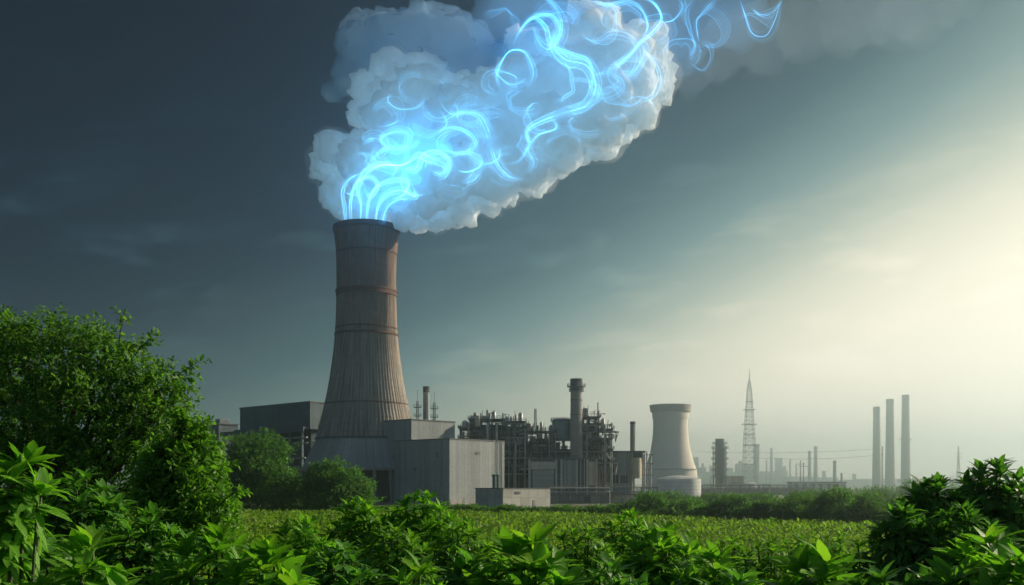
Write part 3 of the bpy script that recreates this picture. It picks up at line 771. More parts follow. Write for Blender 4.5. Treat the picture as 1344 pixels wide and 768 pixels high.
# three tall chimneys on the right
for px, top, half, d, lab, bp in ((1150.5, 534, 4.1, 2400, 'shortest and leftmost of the three tall tapering chimneys', ()), (1168, 524, 4.6, 2380, 'middle one of the three tall tapering chimneys', ()), (1188.5, 518.5, 4.5, 2360, 'tallest and rightmost of the three tall tapering chimneys, with a walkway ring', ((zat(577, 2360), 6.0),))):
    bands = [(zat(p, d), 1.2) for p in (top + 8, top + 24, 606)]
    c = chimney('tall_chimney', lab, px, top, half, d, M['tall'], 1.4, 12, bands, bp, 'three tall chimneys', cat='chimney', capmat=M['far'])
d = 2280
t = thing('antenna_mast', 'thin reddish antenna mast between the left and middle tall chimneys', 'mast', (xat(1158, d), d, 0)); h = zat(586, d)
lattice(MB(), 1.3, 1.0, 0, h, 14, .5).build('lattice', M['rust'], t)
for z in (h * .94, h * .82): MB().box((0, 0, z), (6, 1, .8)).build('crossarm', M['rust'], t)

# far works, pale in the haze
def far_block(label, px0, px1, py, d, cat='building', extra=()):
    xc = xat((px0 + px1) / 2, d); L = xat(px1, d) - xat(px0, d); h = zat(py, d)
    t = thing('far_building', label, cat, (xc, d, 0))
    MB().box2(-L / 2, L / 2, 0, L * .6, 0, h).build('wall', M['far'], t); MB().box2(-L / 2 - 1, L / 2 + 1, -1, L * .6 + 1, h, h + 1.5).build('roof', M['roof'], t)
    for (a, b, y) in extra: MB().box2(xat(a, d) - xc, xat(b, d) - xc, 2, 2 + xat(b, d) - xat(a, d), h + 1.5, zat(y, d)).build('roof_tower', M['far'], t)
far_block('pale hazy block with a square tower right of the small cooling tower', 909, 927, 614, 4700, extra=((911, 917, 600), (921, 924, 608)))
far_block('pale hazy works building around the foot of the lattice tower', 968, 994, 609, 4500, extra=((970, 974, 605),))
far_block('long pale hazy factory block right of the lattice tower', 990, 1034, 619, 4900, extra=((1019, 1027, 601), (1028, 1032, 612)))
far_block('faint low block behind the pair of slim stacks', 1034, 1075, 626, 4600)
far_block('faint low block under the short stack', 1075, 1130, 631, 4300)
far_block('faint low block between the three tall chimneys', 1136, 1206, 629, 4700)
far_block('faint wide low works behind the dark distillation column', 926, 968, 620, 4600, extra=((932, 938, 611), (946, 949, 606), (955, 962, 614)))
far_block('faint low sheds between the pair of slim stacks and the short stack', 1066, 1100, 627, 4500, extra=((1080, 1084, 618),))
far_block('faint block on the horizon right of the tallest chimney', 1205, 1262, 631, 4900, extra=((1222, 1232, 626),))
far_block('faint low shed on the horizon left of the three chimneys', 1108, 1140, 630, 4200, extra=((1120, 1124, 622),))
chimney('far_stack', 'faint thin stack right of the long hazy factory block', 1037, 603, 1.2, 4400, M['far'], 1.1, lad=False)
chimney('far_stack', 'faint short stack behind the power poles', 1045, 610, 1.1, 4400, M['far'], 1.1, lad=False)
chimney('far_stack', 'slim column standing against the lattice tower', 993, 583, 3.6, 3200, M['far'], 1.0, 10, (), ((zat(592, 3200), 5),), lad=False)
chimney('far_stack', 'faint pointed stack on the long hazy factory block', 1012.5, 588, 1.8, 4300, M['far'], 1.25, lad=False)
chimney('far_stack', 'faint thin stack just right of the lattice tower', 1006, 604, 1.0, 4300, M['far'], 1.1, lad=False)
chimney('far_stack', 'left one of the pair of slim pale stacks', 1062.5, 592, 2.0, 3300, M['tall'], 1.25, 8, group='pair of slim stacks', lad=False)
chimney('far_stack', 'right one of the pair of slim pale stacks, ringed near its top', 1070.5, 586, 2.2, 3250, M['tall'], 1.3, 8, ((zat(590, 3250), 3),), ((zat(594, 3250), 4),), group='pair of slim stacks', lad=False)
chimney('far_stack', 'short plain stack above the flat-roofed shed', 1095.5, 605, 2.1, 2300, M['tall'], 1.08, 4, lad=False)
chimney('far_stack', 'shortest stump of a stack right of the flat-roofed shed', 1104.5, 621, 1.3, 2000, M['rust'], 1.0, 2, lad=False)
d = 1120
t = thing('flat_roofed_shed', 'long low shed with a flat overhanging roof beyond the bushes', 'shed', (xat(1075, d), d, 0)); L = xat(1111, d) - xat(1040, d); h = zat(633.5, d)
MB().box2(-L / 2, L / 2, 0, 18, 0, h).build('wall', M['pale'], t); MB().box2(-L / 2 - 1, L / 2 + 1, -1.6, 19, h, h + .9).build('roof', M['roof'], t)
for k in range(6):
    x = -L / 2 + 3 + k * (L - 6) / 6; MB().box2(x, x + 4, -.1, -.01, 1.2, h - 1.2).build('window', M['glass'], t)
t = thing('compressor', 'dark compressor unit at the left end of the flat-roofed shed', 'machine', (xat(1035, d), d - 6, 0))
MB().lathe([(.001, 0), (2.2, 0), (2.2, 6.5), (1.4, 8), (.001, 8.4)], 18).build('drum', M['steel_d'], t, True); MB().box2(1.0, 6, -2, 2, 0, 6.2).build('casing', M['steel'], t)
MB().tube([(0, -2.4, 0), (0, -2.4, 9), (4, -2.4, 9), (4, -2.4, 6)], .4, 8).build('pipe', M['pipe'], t, True)
d = 1060
t = thing('tank_house', 'pale box building behind the dark distillation column', 'building', (xat(964, d), d, 0)); L = xat(976, d) - xat(952, d); h = zat(625.5, d)
MB().box2(-L / 2, L / 2, 0, 12, 0, h).build('wall', M['cream'], t); MB().box2(-L / 2 - .4, L / 2 + .4, -.5, 12.4, h, h + .5).build('roof', M['pale'], t); louvre(t, (0, 0, h * .6), (5, 2), 'x')
t = thing('storage_tank', 'small low white tank right of the pale box building', 'tank', (xat(984, 1090), 1090, 0)); h = zat(635, 1090)
MB().lathe([(7.6, 0), (7.6, h)], 40).build('shell', M['white'], t, True); MB().lathe([(7.7, h), (4.5, h + 1.2), (.001, h + 1.8)], 40).build('roof', M['white'], t, True)
# utility poles, wires, a far pylon
PZ = []
for px, top, d, lab in ((1050.5, 604, 1350, 'taller timber power pole with a crossarm above the flat-roofed shed'), (1054.5, 607, 1390, 'shorter power pole just right of the taller one')):
    t = thing('power_pole', lab, 'pole', (xat(px, d), d, 0), 0, 'power poles'); h = zat(top, d)
    MB().tube([(0, 0, 0), (0, 0, h)], [.7, .5], 8).build('pole', M['rust'], t, True)
    for z in (h - 5.5,): 
        ca = MB().box((0, 0, z), (12, .5, .6)).build('crossarm', M['rust'], t)
        for x in (-5.5, -2.5, 2.5, 5.5): MB().cyl((x, 0, 0), .2, z + .3, z + 1.2, 8).build('insulator', M['pipe'], ca)
for (a, ya, b, yb, d, lab) in ((915, 593, 1156, 589, 2250, 'upper thin power line sagging across to the three tall chimneys'), (990, 601, 1156, 597, 2260, 'lower thin power line sagging towards the three tall chimneys')):
    A, B = at(a, ya, d), at(b, yb, d); pts = [A.lerp(B, i / 24) - Vector((0, 0, 16 * (1 - (2 * i / 24 - 1) ** 2) * .35)) for i in range(25)]
    o = MB().tube([p - A for p in pts], .40, 5).build('power_line', M['steel_d']); o.location = A
    tag(o, lab, 'power line', 'power lines')
d = 2600
t = thing('pylon', 'faint lattice pylon in the haze above the dark shrub at the far right', 'pylon', (xat(1258, d), d, 0)); h = zat(586, d)
lattice(MB(), 5.5, 1.6, 0, h * .72, 8, .9).build('lattice', M['steel'], t); lattice(MB(), 1.6, .8, h * .72, h, 5, .8).build('upper_lattice', M['steel'], t)
for z in (h * .74, h * .84): MB().box((0, 0, z), (20, 1, 1.2)).build('crossarm', M['steel'], t)

# ------------------------------------------------------------------ the steam plume
def ico(sub):
    bm = bmesh.new(); bmesh.ops.create_icosphere(bm, subdivisions=sub, radius=1.0)
    V = np.array([v.co[:] for v in bm.verts], np.float32); F = np.array([[v.index for v in f.verts] for f in bm.faces], np.int32)
    bm.free(); return V, F
ICO1, ICO2 = ico(1), ico(2)
def spheres_mesh(name, balls):
    Vs, Fs, b = [], [], 0
    for x, y, z, r in balls:
        V, F = ICO2 if r > 4 else ICO1
        Vs.append(V * r + np.array((x, y, z), np.float32)); Fs.append(F + b); b += len(V)
    return np_mesh(name, np.concatenate(Vs), tri=np.concatenate(Fs))
def fib(n):
    k = np.arange(n) + .5
    z = 1 - 2 * k / n; ph = k * 2.399963
    s = np.sqrt(1 - z * z)
    return np.stack([s * np.cos(ph), s * np.sin(ph), z], 1)
def cauliflower(seeds, seed, d0=440.0, lv=(9, 8), q=(.50, .44), flat=1.0):
    """puffs upon puffs: seeds are (px, py, radius in px, depth offset in m)"""
    rng = np.random.default_rng(seed)
    balls = []
    for px, py, rp, dy in seeds:
        d = d0 + dy
        c = np.array(at(px, py, d)); r = rp / FPX * d
        balls.append((*c, r))
        n1 = int(lv[0] * (1.0 + r / 14))
        for u in fib(n1):
            u = u + rng.normal(0, .25, 3); u /= np.linalg.norm(u)
            r1 = r * q[0] * rng.uniform(.65, 1.25)
            c1 = c + u * (r * 1.0 - r1 * rng.uniform(.2, .5)) * np.array((1, flat, 1))
            balls.append((*c1, r1))
            for u2 in fib(lv[1]):
                u2 = u2 + rng.normal(0, .3, 3); u2 /= np.linalg.norm(u2)
                if u2 @ u < -.1: continue
                r2 = r1 * q[1] * rng.uniform(.6, 1.3)
                c2 = c1 + u2 * (r1 - r2 * .3)
                balls.append((*c2, r2))
                if r2 > 1.6:
                    for u3 in fib(6):
                        u3 = u3 + rng.normal(0, .4, 3); u3 /= np.linalg.norm(u3)
                        if u3 @ u2 < 0: continue
                        r3 = r2 * rng.uniform(.32, .52)
                        balls.append((*(c2 + u3 * (r2 - r3 * .2)), r3))
    zr = zat(299, 440)                      # keep clear of the tower's own wall
    out = []
    for b in balls:
        if b[2] - b[3] < zr + 2.0:
            h = math.hypot(b[0] - xat(481, 440), b[1] - 440)
            if not (h + b[3] < 12.4 or h - b[3] > 15.0): continue
        out.append(b)
    return out
def puff_obj(name, balls, mat, parent, voxel=1.0, sm=4):
    o = add_obj(name, spheres_mesh(name, balls), mat, parent)
    m = o.modifiers.new('union', 'REMESH'); m.mode = 'VOXEL'; m.voxel_size = voxel; m.use_smooth_shade = True
    if sm:
        s = o.modifiers.new('ease', 'SMOOTH'); s.factor = .5; s.iterations = sm
    return o
plume = thing('steam_plume', 'white and glowing blue steam plume billowing from the tall brown cooling tower', 'smoke', at(481, 296, 440))
def local(balls, o=plume):
    x, y, z = o.location
    return [(a - x, b - y, c - z, r) for a, b, c, r in balls]

rs = np.random.default_rng(77)
# a rough inner mass (px, py, radius px, depth offset m), then lobes pushed out towards the front, the sides and below
white = [(481, 296, 32, 0), (452, 268, 22, 0), (444, 246, 22, 0), (548, 282, 18, -4), (574, 283, 20, -5), (606, 272, 20, -5), (452, 258, 22, -2), (447, 208, 30, 4), (434, 222, 20, 4), (500, 225, 46, 4), (540, 268, 30, -1), (566, 287, 16, -3),
         (592, 258, 32, -2), (560, 205, 52, 6), (640, 242, 34, -2), (625, 170, 56, 8), (690, 215, 38, 0), (700, 150, 58, 8),
         (735, 190, 36, 0), (785, 165, 34, 0), (770, 110, 56, 8), (825, 140, 34, 2), (845, 100, 34, 4), (848, 62, 30, 4), (530, 112, 36, 10), (500, 140, 34, 8),
         (580, 122, 30, 8), (560, 95, 20, 10), (700, 80, 36, 18), (780, 55, 38, 16)]
lobes = [(475, 215, 26, -10), (520, 150, 30, -8), (548, 118, 26, -4), (600, 150, 30, -12), (640, 130, 26, -8), (585, 235, 26, -16), (625, 215, 28, -17),
         (665, 190, 30, -15), (655, 240, 22, -14), (700, 222, 22, -14), (690, 150, 28, -14), (730, 165, 30, -17), (722, 115, 28, -12), (770, 150, 28, -16),
         (760, 95, 30, -12), (805, 125, 28, -15), (795, 170, 20, -13), (835, 110, 22, -12), (820, 75, 28, -10), (745, 205, 18, -12), (845, 150, 16, -8),
         (560, 262, 18, -12), (530, 285, 14, -8), (610, 280, 14, -9), (440, 195, 18, -4), (680, 100, 24, -4), (740, 60, 24, 0), (790, 45, 24, 0)]
grey = [(478, 66, 30, 22), (500, 40, 24, 18), (548, 36, 26, 16), (600, 45, 24, 14), (515, 80, 28, 16), (452, 92, 16, 24), (456, 108, 18, 26), (436, 122, 13, 26), (520, 48, 32, 26), (575, 42, 32, 26), (620, 62, 30, 24), (650, 85, 30, 22), (470, 40, 20, 26), (590, 85, 36, 24), (530, 85, 34, 26)]
core = [(486, 272, 26, -12), (505, 240, 32, -16), (545, 218, 34, -18), (590, 205, 28, -19), (530, 185, 24, -14), (610, 185, 16, -18)]
mid_glow = [(560, 190, 46, -18), (610, 180, 44, -20), (655, 165, 44, -20), (700, 140, 46, -20), (735, 105, 46, -18), (700, 80, 40, -10), (770, 90, 36, -16), (520, 150, 34, -10), (740, 50, 44, -4)]
veil_ = [(700, 30, 60, 14), (760, 25, 55, 16), (830, 25, 50, 16), (900, 15, 50, 18), (660, 40, 36, 16), (890, 60, 36, 16), (960, 15, 40, 20)]
tail = [(915, 92, 24, 12), (905, 120, 14, 10), (950, 60, 36, 16), (1000, 40, 40, 18), (1060, 25, 44, 20), (1120, 15, 46, 20), (1190, 5, 46, 24), (1010, 80, 20, 18), (1250, -5, 30, 24)]
m_white = volume_mat('white_steam', (.93, .98, 1.0), .28, .0, emit=.0175, ecol=(.46, .78, 1.0), surf=(.48, (.96, .98, .99)))  # besides the glow, emission stands in for sunlight scattered inside the billow
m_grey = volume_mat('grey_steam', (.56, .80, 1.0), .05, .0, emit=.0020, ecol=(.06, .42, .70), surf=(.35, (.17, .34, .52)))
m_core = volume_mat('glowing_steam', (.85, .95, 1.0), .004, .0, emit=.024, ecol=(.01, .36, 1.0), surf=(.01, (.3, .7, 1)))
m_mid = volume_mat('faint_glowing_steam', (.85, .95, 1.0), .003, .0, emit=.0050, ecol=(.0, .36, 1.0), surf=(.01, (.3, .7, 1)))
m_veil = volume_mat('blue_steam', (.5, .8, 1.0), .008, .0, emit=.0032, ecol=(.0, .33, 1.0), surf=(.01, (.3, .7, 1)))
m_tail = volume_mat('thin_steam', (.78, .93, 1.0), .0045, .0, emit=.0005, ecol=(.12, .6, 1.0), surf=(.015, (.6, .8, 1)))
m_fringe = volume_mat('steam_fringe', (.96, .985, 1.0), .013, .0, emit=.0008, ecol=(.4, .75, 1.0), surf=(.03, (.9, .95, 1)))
lobes = [(x, y, r * 1.22, dy - 11) for x, y, r, dy in lobes]
bw = cauliflower(white, 3, lv=(8, 8), q=(.50, .42)) + cauliflower(lobes, 4, lv=(7, 6), q=(.40, .34))
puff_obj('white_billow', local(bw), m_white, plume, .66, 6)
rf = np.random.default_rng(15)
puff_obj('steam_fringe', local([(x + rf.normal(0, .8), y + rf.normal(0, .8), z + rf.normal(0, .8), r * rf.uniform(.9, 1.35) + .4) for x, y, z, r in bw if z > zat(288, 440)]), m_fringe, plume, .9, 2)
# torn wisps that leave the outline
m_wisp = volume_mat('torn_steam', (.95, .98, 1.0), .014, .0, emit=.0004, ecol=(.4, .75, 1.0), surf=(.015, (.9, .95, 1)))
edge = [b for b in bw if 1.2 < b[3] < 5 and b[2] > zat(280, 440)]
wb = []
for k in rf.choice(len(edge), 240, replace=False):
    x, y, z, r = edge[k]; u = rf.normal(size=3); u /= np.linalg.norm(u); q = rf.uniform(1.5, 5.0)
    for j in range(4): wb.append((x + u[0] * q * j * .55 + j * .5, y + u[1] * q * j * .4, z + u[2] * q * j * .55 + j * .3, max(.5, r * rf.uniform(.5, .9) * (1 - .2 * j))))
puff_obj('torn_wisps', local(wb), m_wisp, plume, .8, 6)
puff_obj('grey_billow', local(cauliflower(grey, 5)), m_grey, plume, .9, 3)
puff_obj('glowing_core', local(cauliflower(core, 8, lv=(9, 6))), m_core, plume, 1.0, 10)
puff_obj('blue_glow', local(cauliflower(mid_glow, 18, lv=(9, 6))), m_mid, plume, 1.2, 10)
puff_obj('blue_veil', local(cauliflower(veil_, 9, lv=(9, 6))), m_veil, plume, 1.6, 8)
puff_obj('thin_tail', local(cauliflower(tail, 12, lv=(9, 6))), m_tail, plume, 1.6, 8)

# glowing filaments of the plume: silky bundles of thin strands that give off blue light
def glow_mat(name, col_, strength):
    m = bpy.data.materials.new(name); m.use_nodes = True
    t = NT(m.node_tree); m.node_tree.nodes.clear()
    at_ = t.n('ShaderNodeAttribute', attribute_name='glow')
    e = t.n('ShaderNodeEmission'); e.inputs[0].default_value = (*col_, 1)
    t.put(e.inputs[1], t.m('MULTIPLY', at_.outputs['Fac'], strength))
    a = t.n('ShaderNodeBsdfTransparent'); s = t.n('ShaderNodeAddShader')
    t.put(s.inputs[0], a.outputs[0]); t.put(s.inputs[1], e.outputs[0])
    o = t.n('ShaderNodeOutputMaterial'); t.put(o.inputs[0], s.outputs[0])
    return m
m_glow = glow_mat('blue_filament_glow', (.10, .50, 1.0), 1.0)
def strand(P, width, K, glow, seed, n=70, rad=.062, silk=.06):
    """P: control points in world metres"""
    rng = np.random.default_rng(seed)
    C = catmull(P, n); s = np.linspace(0, 1, n)
    T = np.gradient(C, axis=0); T /= np.linalg.norm(T, axis=1)[:, None] + 1e-9
    A = np.cross(T, (0, 1, 0)); A /= np.linalg.norm(A, axis=1)[:, None] + 1e-6
    B = np.cross(T, A)
    ph = rng.uniform(0, 6.28) + s * rng.uniform(-4, 4)
    D = A * np.cos(ph)[:, None] + B * np.sin(ph)[:, None] * .6
    W = width * (.15 + np.sin(np.pi * np.clip(s * .92 + .04, 0, 1)) ** .8 * (.6 + .4 * np.sin(s * rng.uniform(4, 9) + rng.uniform(0, 6))))
    fade = np.clip(np.minimum(s, 1 - s) * 6, 0, 1) ** 1.3
    V, F, G = [], [], []
    base = 0; rows = []
    for k in range(K):
        u = (k / max(K - 1, 1) - .5) if K > 1 else 0
        wob = sum(np.sin(s * f * 6.28 + rng.uniform(0, 6.28)) * a for f, a in ((1.3, .12), (2.7, .06)))
        L = C + D * (W * (u + wob * .5))[:, None] + B * (W * rng.normal(0, .10))[:, None]
        rows.append(L)
        r = rad * (.55 if abs(u) < .35 else 1.0) * rng.uniform(.6, 1.2)
        g = glow * rng.uniform(.35, 1.0) * fade
        for q in range(3):
            aa = 2 * math.pi * q / 3
            V.append(L + (A * math.cos(aa) + B * math.sin(aa)) * r * (.5 + .5 * fade)[:, None]); G.append(g)
        for q in range(3):
            a0 = base + q * n; b0 = base + ((q + 1) % 3) * n; i = np.arange(n - 1)
            F.append(np.stack([a0 + i, a0 + i + 1, b0 + i + 1, b0 + i], 1))
        base += 3 * n
    for hr, hg in (((1.2, .055),) if K > 2 else ()):          # soft light around the bundle
        for q in range(6):
            aa = 2 * math.pi * q / 6
            rr_h = (hr + .35 * W * .5)[:, None] * (.3 + .7 * fade)[:, None]
            V.append(C + (A * math.cos(aa) + B * math.sin(aa)) * rr_h); G.append(glow * hg * fade)
        for q in range(6):
            a0 = base + q * n; b0 = base + ((q + 1) % 6) * n; i = np.arange(n - 1)
            F.append(np.stack([a0 + i, a0 + i + 1, b0 + i + 1, b0 + i], 1))
        base += 6 * n
    for k in range(K - 1):
        for Lk, gg in ((rows[k], silk * (1 - abs(k / max(K - 1, 1) - .5))), (rows[k + 1], silk * .6)):
            V.append(Lk); G.append(gg * glow * fade)
        i = np.arange(n - 1)
        F.append(np.stack([base + i, base + i + 1, base + n + i + 1, base + n + i], 1)); base += 2 * n
    V = np.concatenate(V) - np.array(plume.location)
    me = np_mesh('light_strand', V, np.concatenate(F), smooth=True)
    at_ = me.attributes.new('glow', 'FLOAT', 'POINT'); at_.data.foreach_set('value', np.concatenate(G).astype(np.float32))
    return add_obj('light_strand', me, m_glow, plume)
def px_path(pts, dy):
    return [at(x, y, 440 + (dy if not hasattr(dy, '__len__') else dy[i])) for i, (x, y) in enumerate(pts)]
hand = [  # control points in photograph pixels, depth offset, width m, strands, glow
    ([(462, 292), (460, 268), (468, 240), (486, 232), (496, 244), (486, 258), (478, 246)], -24, 3.0, 6, 1.5),
    ([(472, 292), (474, 270), (470, 250), (478, 228), (500, 215), (520, 220), (512, 236)], -25, 3.5, 6, 1.7),
    ([(482, 292), (482, 275), (490, 250), (510, 238), (535, 238), (530, 255), (512, 262)], -26, 3.0, 6, 1.6),
    ([(492, 292), (496, 272), (508, 255), (528, 250), (545, 258), (540, 240)], -26, 3.0, 6, 1.4),
    ([(500, 292), (506, 276), (522, 262), (540, 262)], -25, 2.5, 5, 1.1),
    ([(456, 292), (452, 272), (450, 252), (458, 236), (476, 226)], -23, 3.0, 5, 1.0),
    ([(476, 232), (498, 218), (530, 216), (548, 204), (560, 208), (580, 216), (588, 228)], -27, 4.5, 7, 1.8),
    ([(484, 214), (505, 196), (530, 194), (536, 176), (518, 172), (500, 182), (512, 198)], -26, 4.0, 7, 1.4),
    ([(520, 216), (545, 224), (556, 205), (575, 200), (590, 212), (580, 228), (562, 222)], -28, 4.0, 7, 1.9),
    ([(560, 182), (590, 168), (615, 176), (628, 205), (622, 232), (600, 242)], -28, 5.0, 8, 1.1),
    ([(572, 168), (600, 150), (628, 152), (642, 180), (650, 212), (668, 232), (690, 236)], -28, 4.0, 7, .9),
    ([(655, 215), (680, 212), (694, 190), (692, 172), (708, 160), (740, 148), (770, 138), (782, 112), (770, 86), (742, 78), (728, 60), (736, 40), (724, 20), (700, 22), (682, 40), (672, 62)], -31, 3.2, 7, 1.5),
    ([(658, 120), (652, 100), (660, 78), (672, 66), (690, 70), (700, 96), (690, 120)], -30, 3.0, 6, .8),
    ([(672, 60), (688, 34), (702, 24), (716, 36), (724, 60), (752, 72), (772, 80), (778, 104), (768, 130)], -31, 3.0, 7, 1.0),
    ([(700, -6), (722, 2), (736, 24), (734, 46), (720, 62), (706, 50), (698, 30)], -26, 4.0, 7, 1.1),
    ([(770, -2), (796, 6), (824, 2), (842, 12), (850, 34), (842, 50)], -22, 3.0, 6, 1.1),
    ([(838, -4), (858, 4), (868, 24), (856, 42), (840, 56), (826, 72), (800, 92), (772, 101)], -28, 2.4, 6, 1.3),
    ([(868, 30), (884, 26), (896, 10), (890, -4)], -18, 2.6, 5, 1.1),
    ([(914, -4), (900, 14), (906, 40), (912, 62), (900, 80)], -10, 3.0, 6, .9),
    ([(946, -6), (922, 18), (914, 30), (918, 60)], -10, 2.4, 5, .9),
    ([(970, -4), (978, 20), (988, 44), (1006, 46), (1018, 24), (1026, -4)], -8, 3.0, 6, .8),
    ([(985, 10), (1000, 20), (1016, 14), (1028, -2)], -8, 2.0, 5, .9),
    ([(905, 82), (922, 92), (934, 76), (930, 58), (914, 62)], -10, 3.5, 6, .5),
    ([(690, 230), (700, 214), (694, 196), (706, 178), (730, 168), (722, 152)], -30, 3.0, 6, .9),
    ([(840, 62), (858, 80), (866, 104), (856, 126), (836, 134)], -24, 4.0, 6, .5),
    ([(800, 92), (826, 96), (842, 84), (848, 62), (832, 52)], -27, 4.5, 6, .6),
    ([(780, 60), (800, 44), (828, 50), (838, 74), (826, 100), (800, 110)], -27, 4.5, 6, .5),
]
for i, (pts, dy, wd, K, g) in enumerate(hand):
    dys = [dy - 8 + 2.5 * math.sin(1.7 * j + i) for j in range(len(pts))]
    if i < 6: dys[:3] = [-6, -16, -28]; pts[0] = (pts[0][0], 306)      # they rise out of the tower mouth
    if pts[0][0] > 860: g *= .55
    P = px_path(pts, dys)
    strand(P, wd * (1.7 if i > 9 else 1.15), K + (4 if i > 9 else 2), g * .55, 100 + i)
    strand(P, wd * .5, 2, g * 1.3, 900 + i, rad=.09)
rg = np.random.default_rng(4)
swirls = [  # px, py, radius px, glow: rings of vapour that curl at the front of the lobes
    (530, 130, 26, .3), (545, 112, 24, .22), (505, 150, 22, .3), (580, 145, 24, .3), (560, 160, 28, .45), (600, 128, 24, .25), (640, 165, 26, .4), (640, 200, 26, .4), (610, 215, 24, .5),
    (470, 215, 22, .45), (510, 200, 26, .6), (548, 235, 24, .6), (530, 180, 28, .6), (490, 190, 22, .5), (570, 222, 20, .5), (460, 245, 18, .4), (600, 185, 30, .5), (620, 150, 26, .3),
    (690, 130, 30, .4), (725, 110, 34, .4), (752, 60, 32, .35), (700, 50, 32, .4), (770, 160, 30, .25), (800, 140, 32, .25), (815, 120, 28, .25), (745, 190, 26, .2), (668, 215, 24, .3), (830, 95, 28, .25),
    (790, 110, 26, .3), (735, 25, 30, .4), (660, 30, 24, .3), (680, 95, 30, .4), (655, 110, 24, .3), (715, 150, 30, .35), (760, 120, 34, .35), (840, 140, 22, .15), (700, 185, 24, .25), (600, 240, 20, .2),
    (780, 30, 34, .3), (820, 25, 30, .3), (860, 40, 28, .3), (890, 70, 24, .25), (930, 40, 30, .25), (575, 105, 18, .15), (990, 35, 26, .2)]
for i, (px, py, r, g) in enumerate(swirls):
    a0 = rg.uniform(0, 6.28); span = rg.uniform(3.0, 5.6) * rg.choice((-1, 1)); e = rg.uniform(.6, 1.0)
    pts = [(px + r * rg.uniform(.85, 1.1) * (1 - .05 * k) * math.cos(a0 + span * k / 7), py + r * e * rg.uniform(.85, 1.1) * (1 - .05 * k) * math.sin(a0 + span * k / 7)) for k in range(8)]
    front = -34 if px < 560 else (-40 if px < 850 else -12)
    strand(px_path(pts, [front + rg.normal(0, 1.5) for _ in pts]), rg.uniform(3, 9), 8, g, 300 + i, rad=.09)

# ------------------------------------------------------------------ foliage
def leaf_mat(name, dark, mid, light, rough=.42, trans=.42, spec=.45, tip=.12, patch=.55):
    m = bpy.data.materials.new(name); m.use_nodes = True
    nt = m.node_tree; t = NT(nt); bs = nt.nodes['Principled BSDF']; out = nt.nodes['Material Output']
    g = t.n('ShaderNodeNewGeometry'); ob = t.n('ShaderNodeTexCoord').outputs['Object']
    rnd = g.outputs['Random Per Island']
    n = t.noise(ob, patch, 3, .5)
    f = t.m('ADD', t.m('MULTIPLY', rnd, .62), t.m('MULTIPLY', t.maprange(n, .3, .7), .38))
    c = t.ramp(f, [(0.0, dark), (.45, mid), (1 - tip, mid), (1.0, light)])
    t.put(bs.inputs['Base Color'], c); bs.inputs['Roughness'].default_value = rough; bs.inputs['Specular IOR Level'].default_value = spec
    tr = t.n('ShaderNodeBsdfTranslucent'); t.put(tr.inputs[0], t.mix(1.0, c, (1.5, 1.7, .55, 1), 'MULTIPLY'))
    mx = t.n('ShaderNodeMixShader'); mx.inputs[0].default_value = trans
    t.put(mx.inputs[1], bs.outputs[0]); t.put(mx.inputs[2], tr.outputs[0]); t.put(out.inputs[0], mx.outputs[0])
    return m
L_tree = leaf_mat('tree_leaf', (0.039, 0.111, 0.028), (0.092, 0.212, 0.039), (0.213, 0.339, 0.070), .5, .48, .25, .2)
L_bush = leaf_mat('bush_leaf', (0.047, 0.138, 0.022), (0.113, 0.270, 0.032), (0.262, 0.427, 0.064), .5, .45, .3, tip=.25)
L_broad = leaf_mat('broad_leaf', (0.046, 0.150, 0.021), (0.123, 0.315, 0.031), (0.349, 0.500, 0.061), .5, .45, .22, .28)
L_deep = leaf_mat('deep_leaf', (0.039, 0.127, 0.031), (0.084, 0.234, 0.041), (0.232, 0.409, 0.063), .5, .42, .25, .2)
L_far = leaf_mat('distant_leaf', (0.037, 0.109, 0.030), (0.079, 0.190, 0.042), (0.158, 0.287, 0.068), .6, .45, .2)
L_crop = leaf_mat('crop_leaf', (.045, .12, .012), (.125, .235, .022), (.28, .37, .05), .5, .5, .25, .30, .07)
def bark_mat():
    return surf('bark', (.10, .075, .05), (.05, .04, .028), 1.5, .95, bump=.03)
BARK = bark_mat()
STEM = surf('green_stem', (.07, .11, .03), (.045, .07, .025), 2.0, .7)

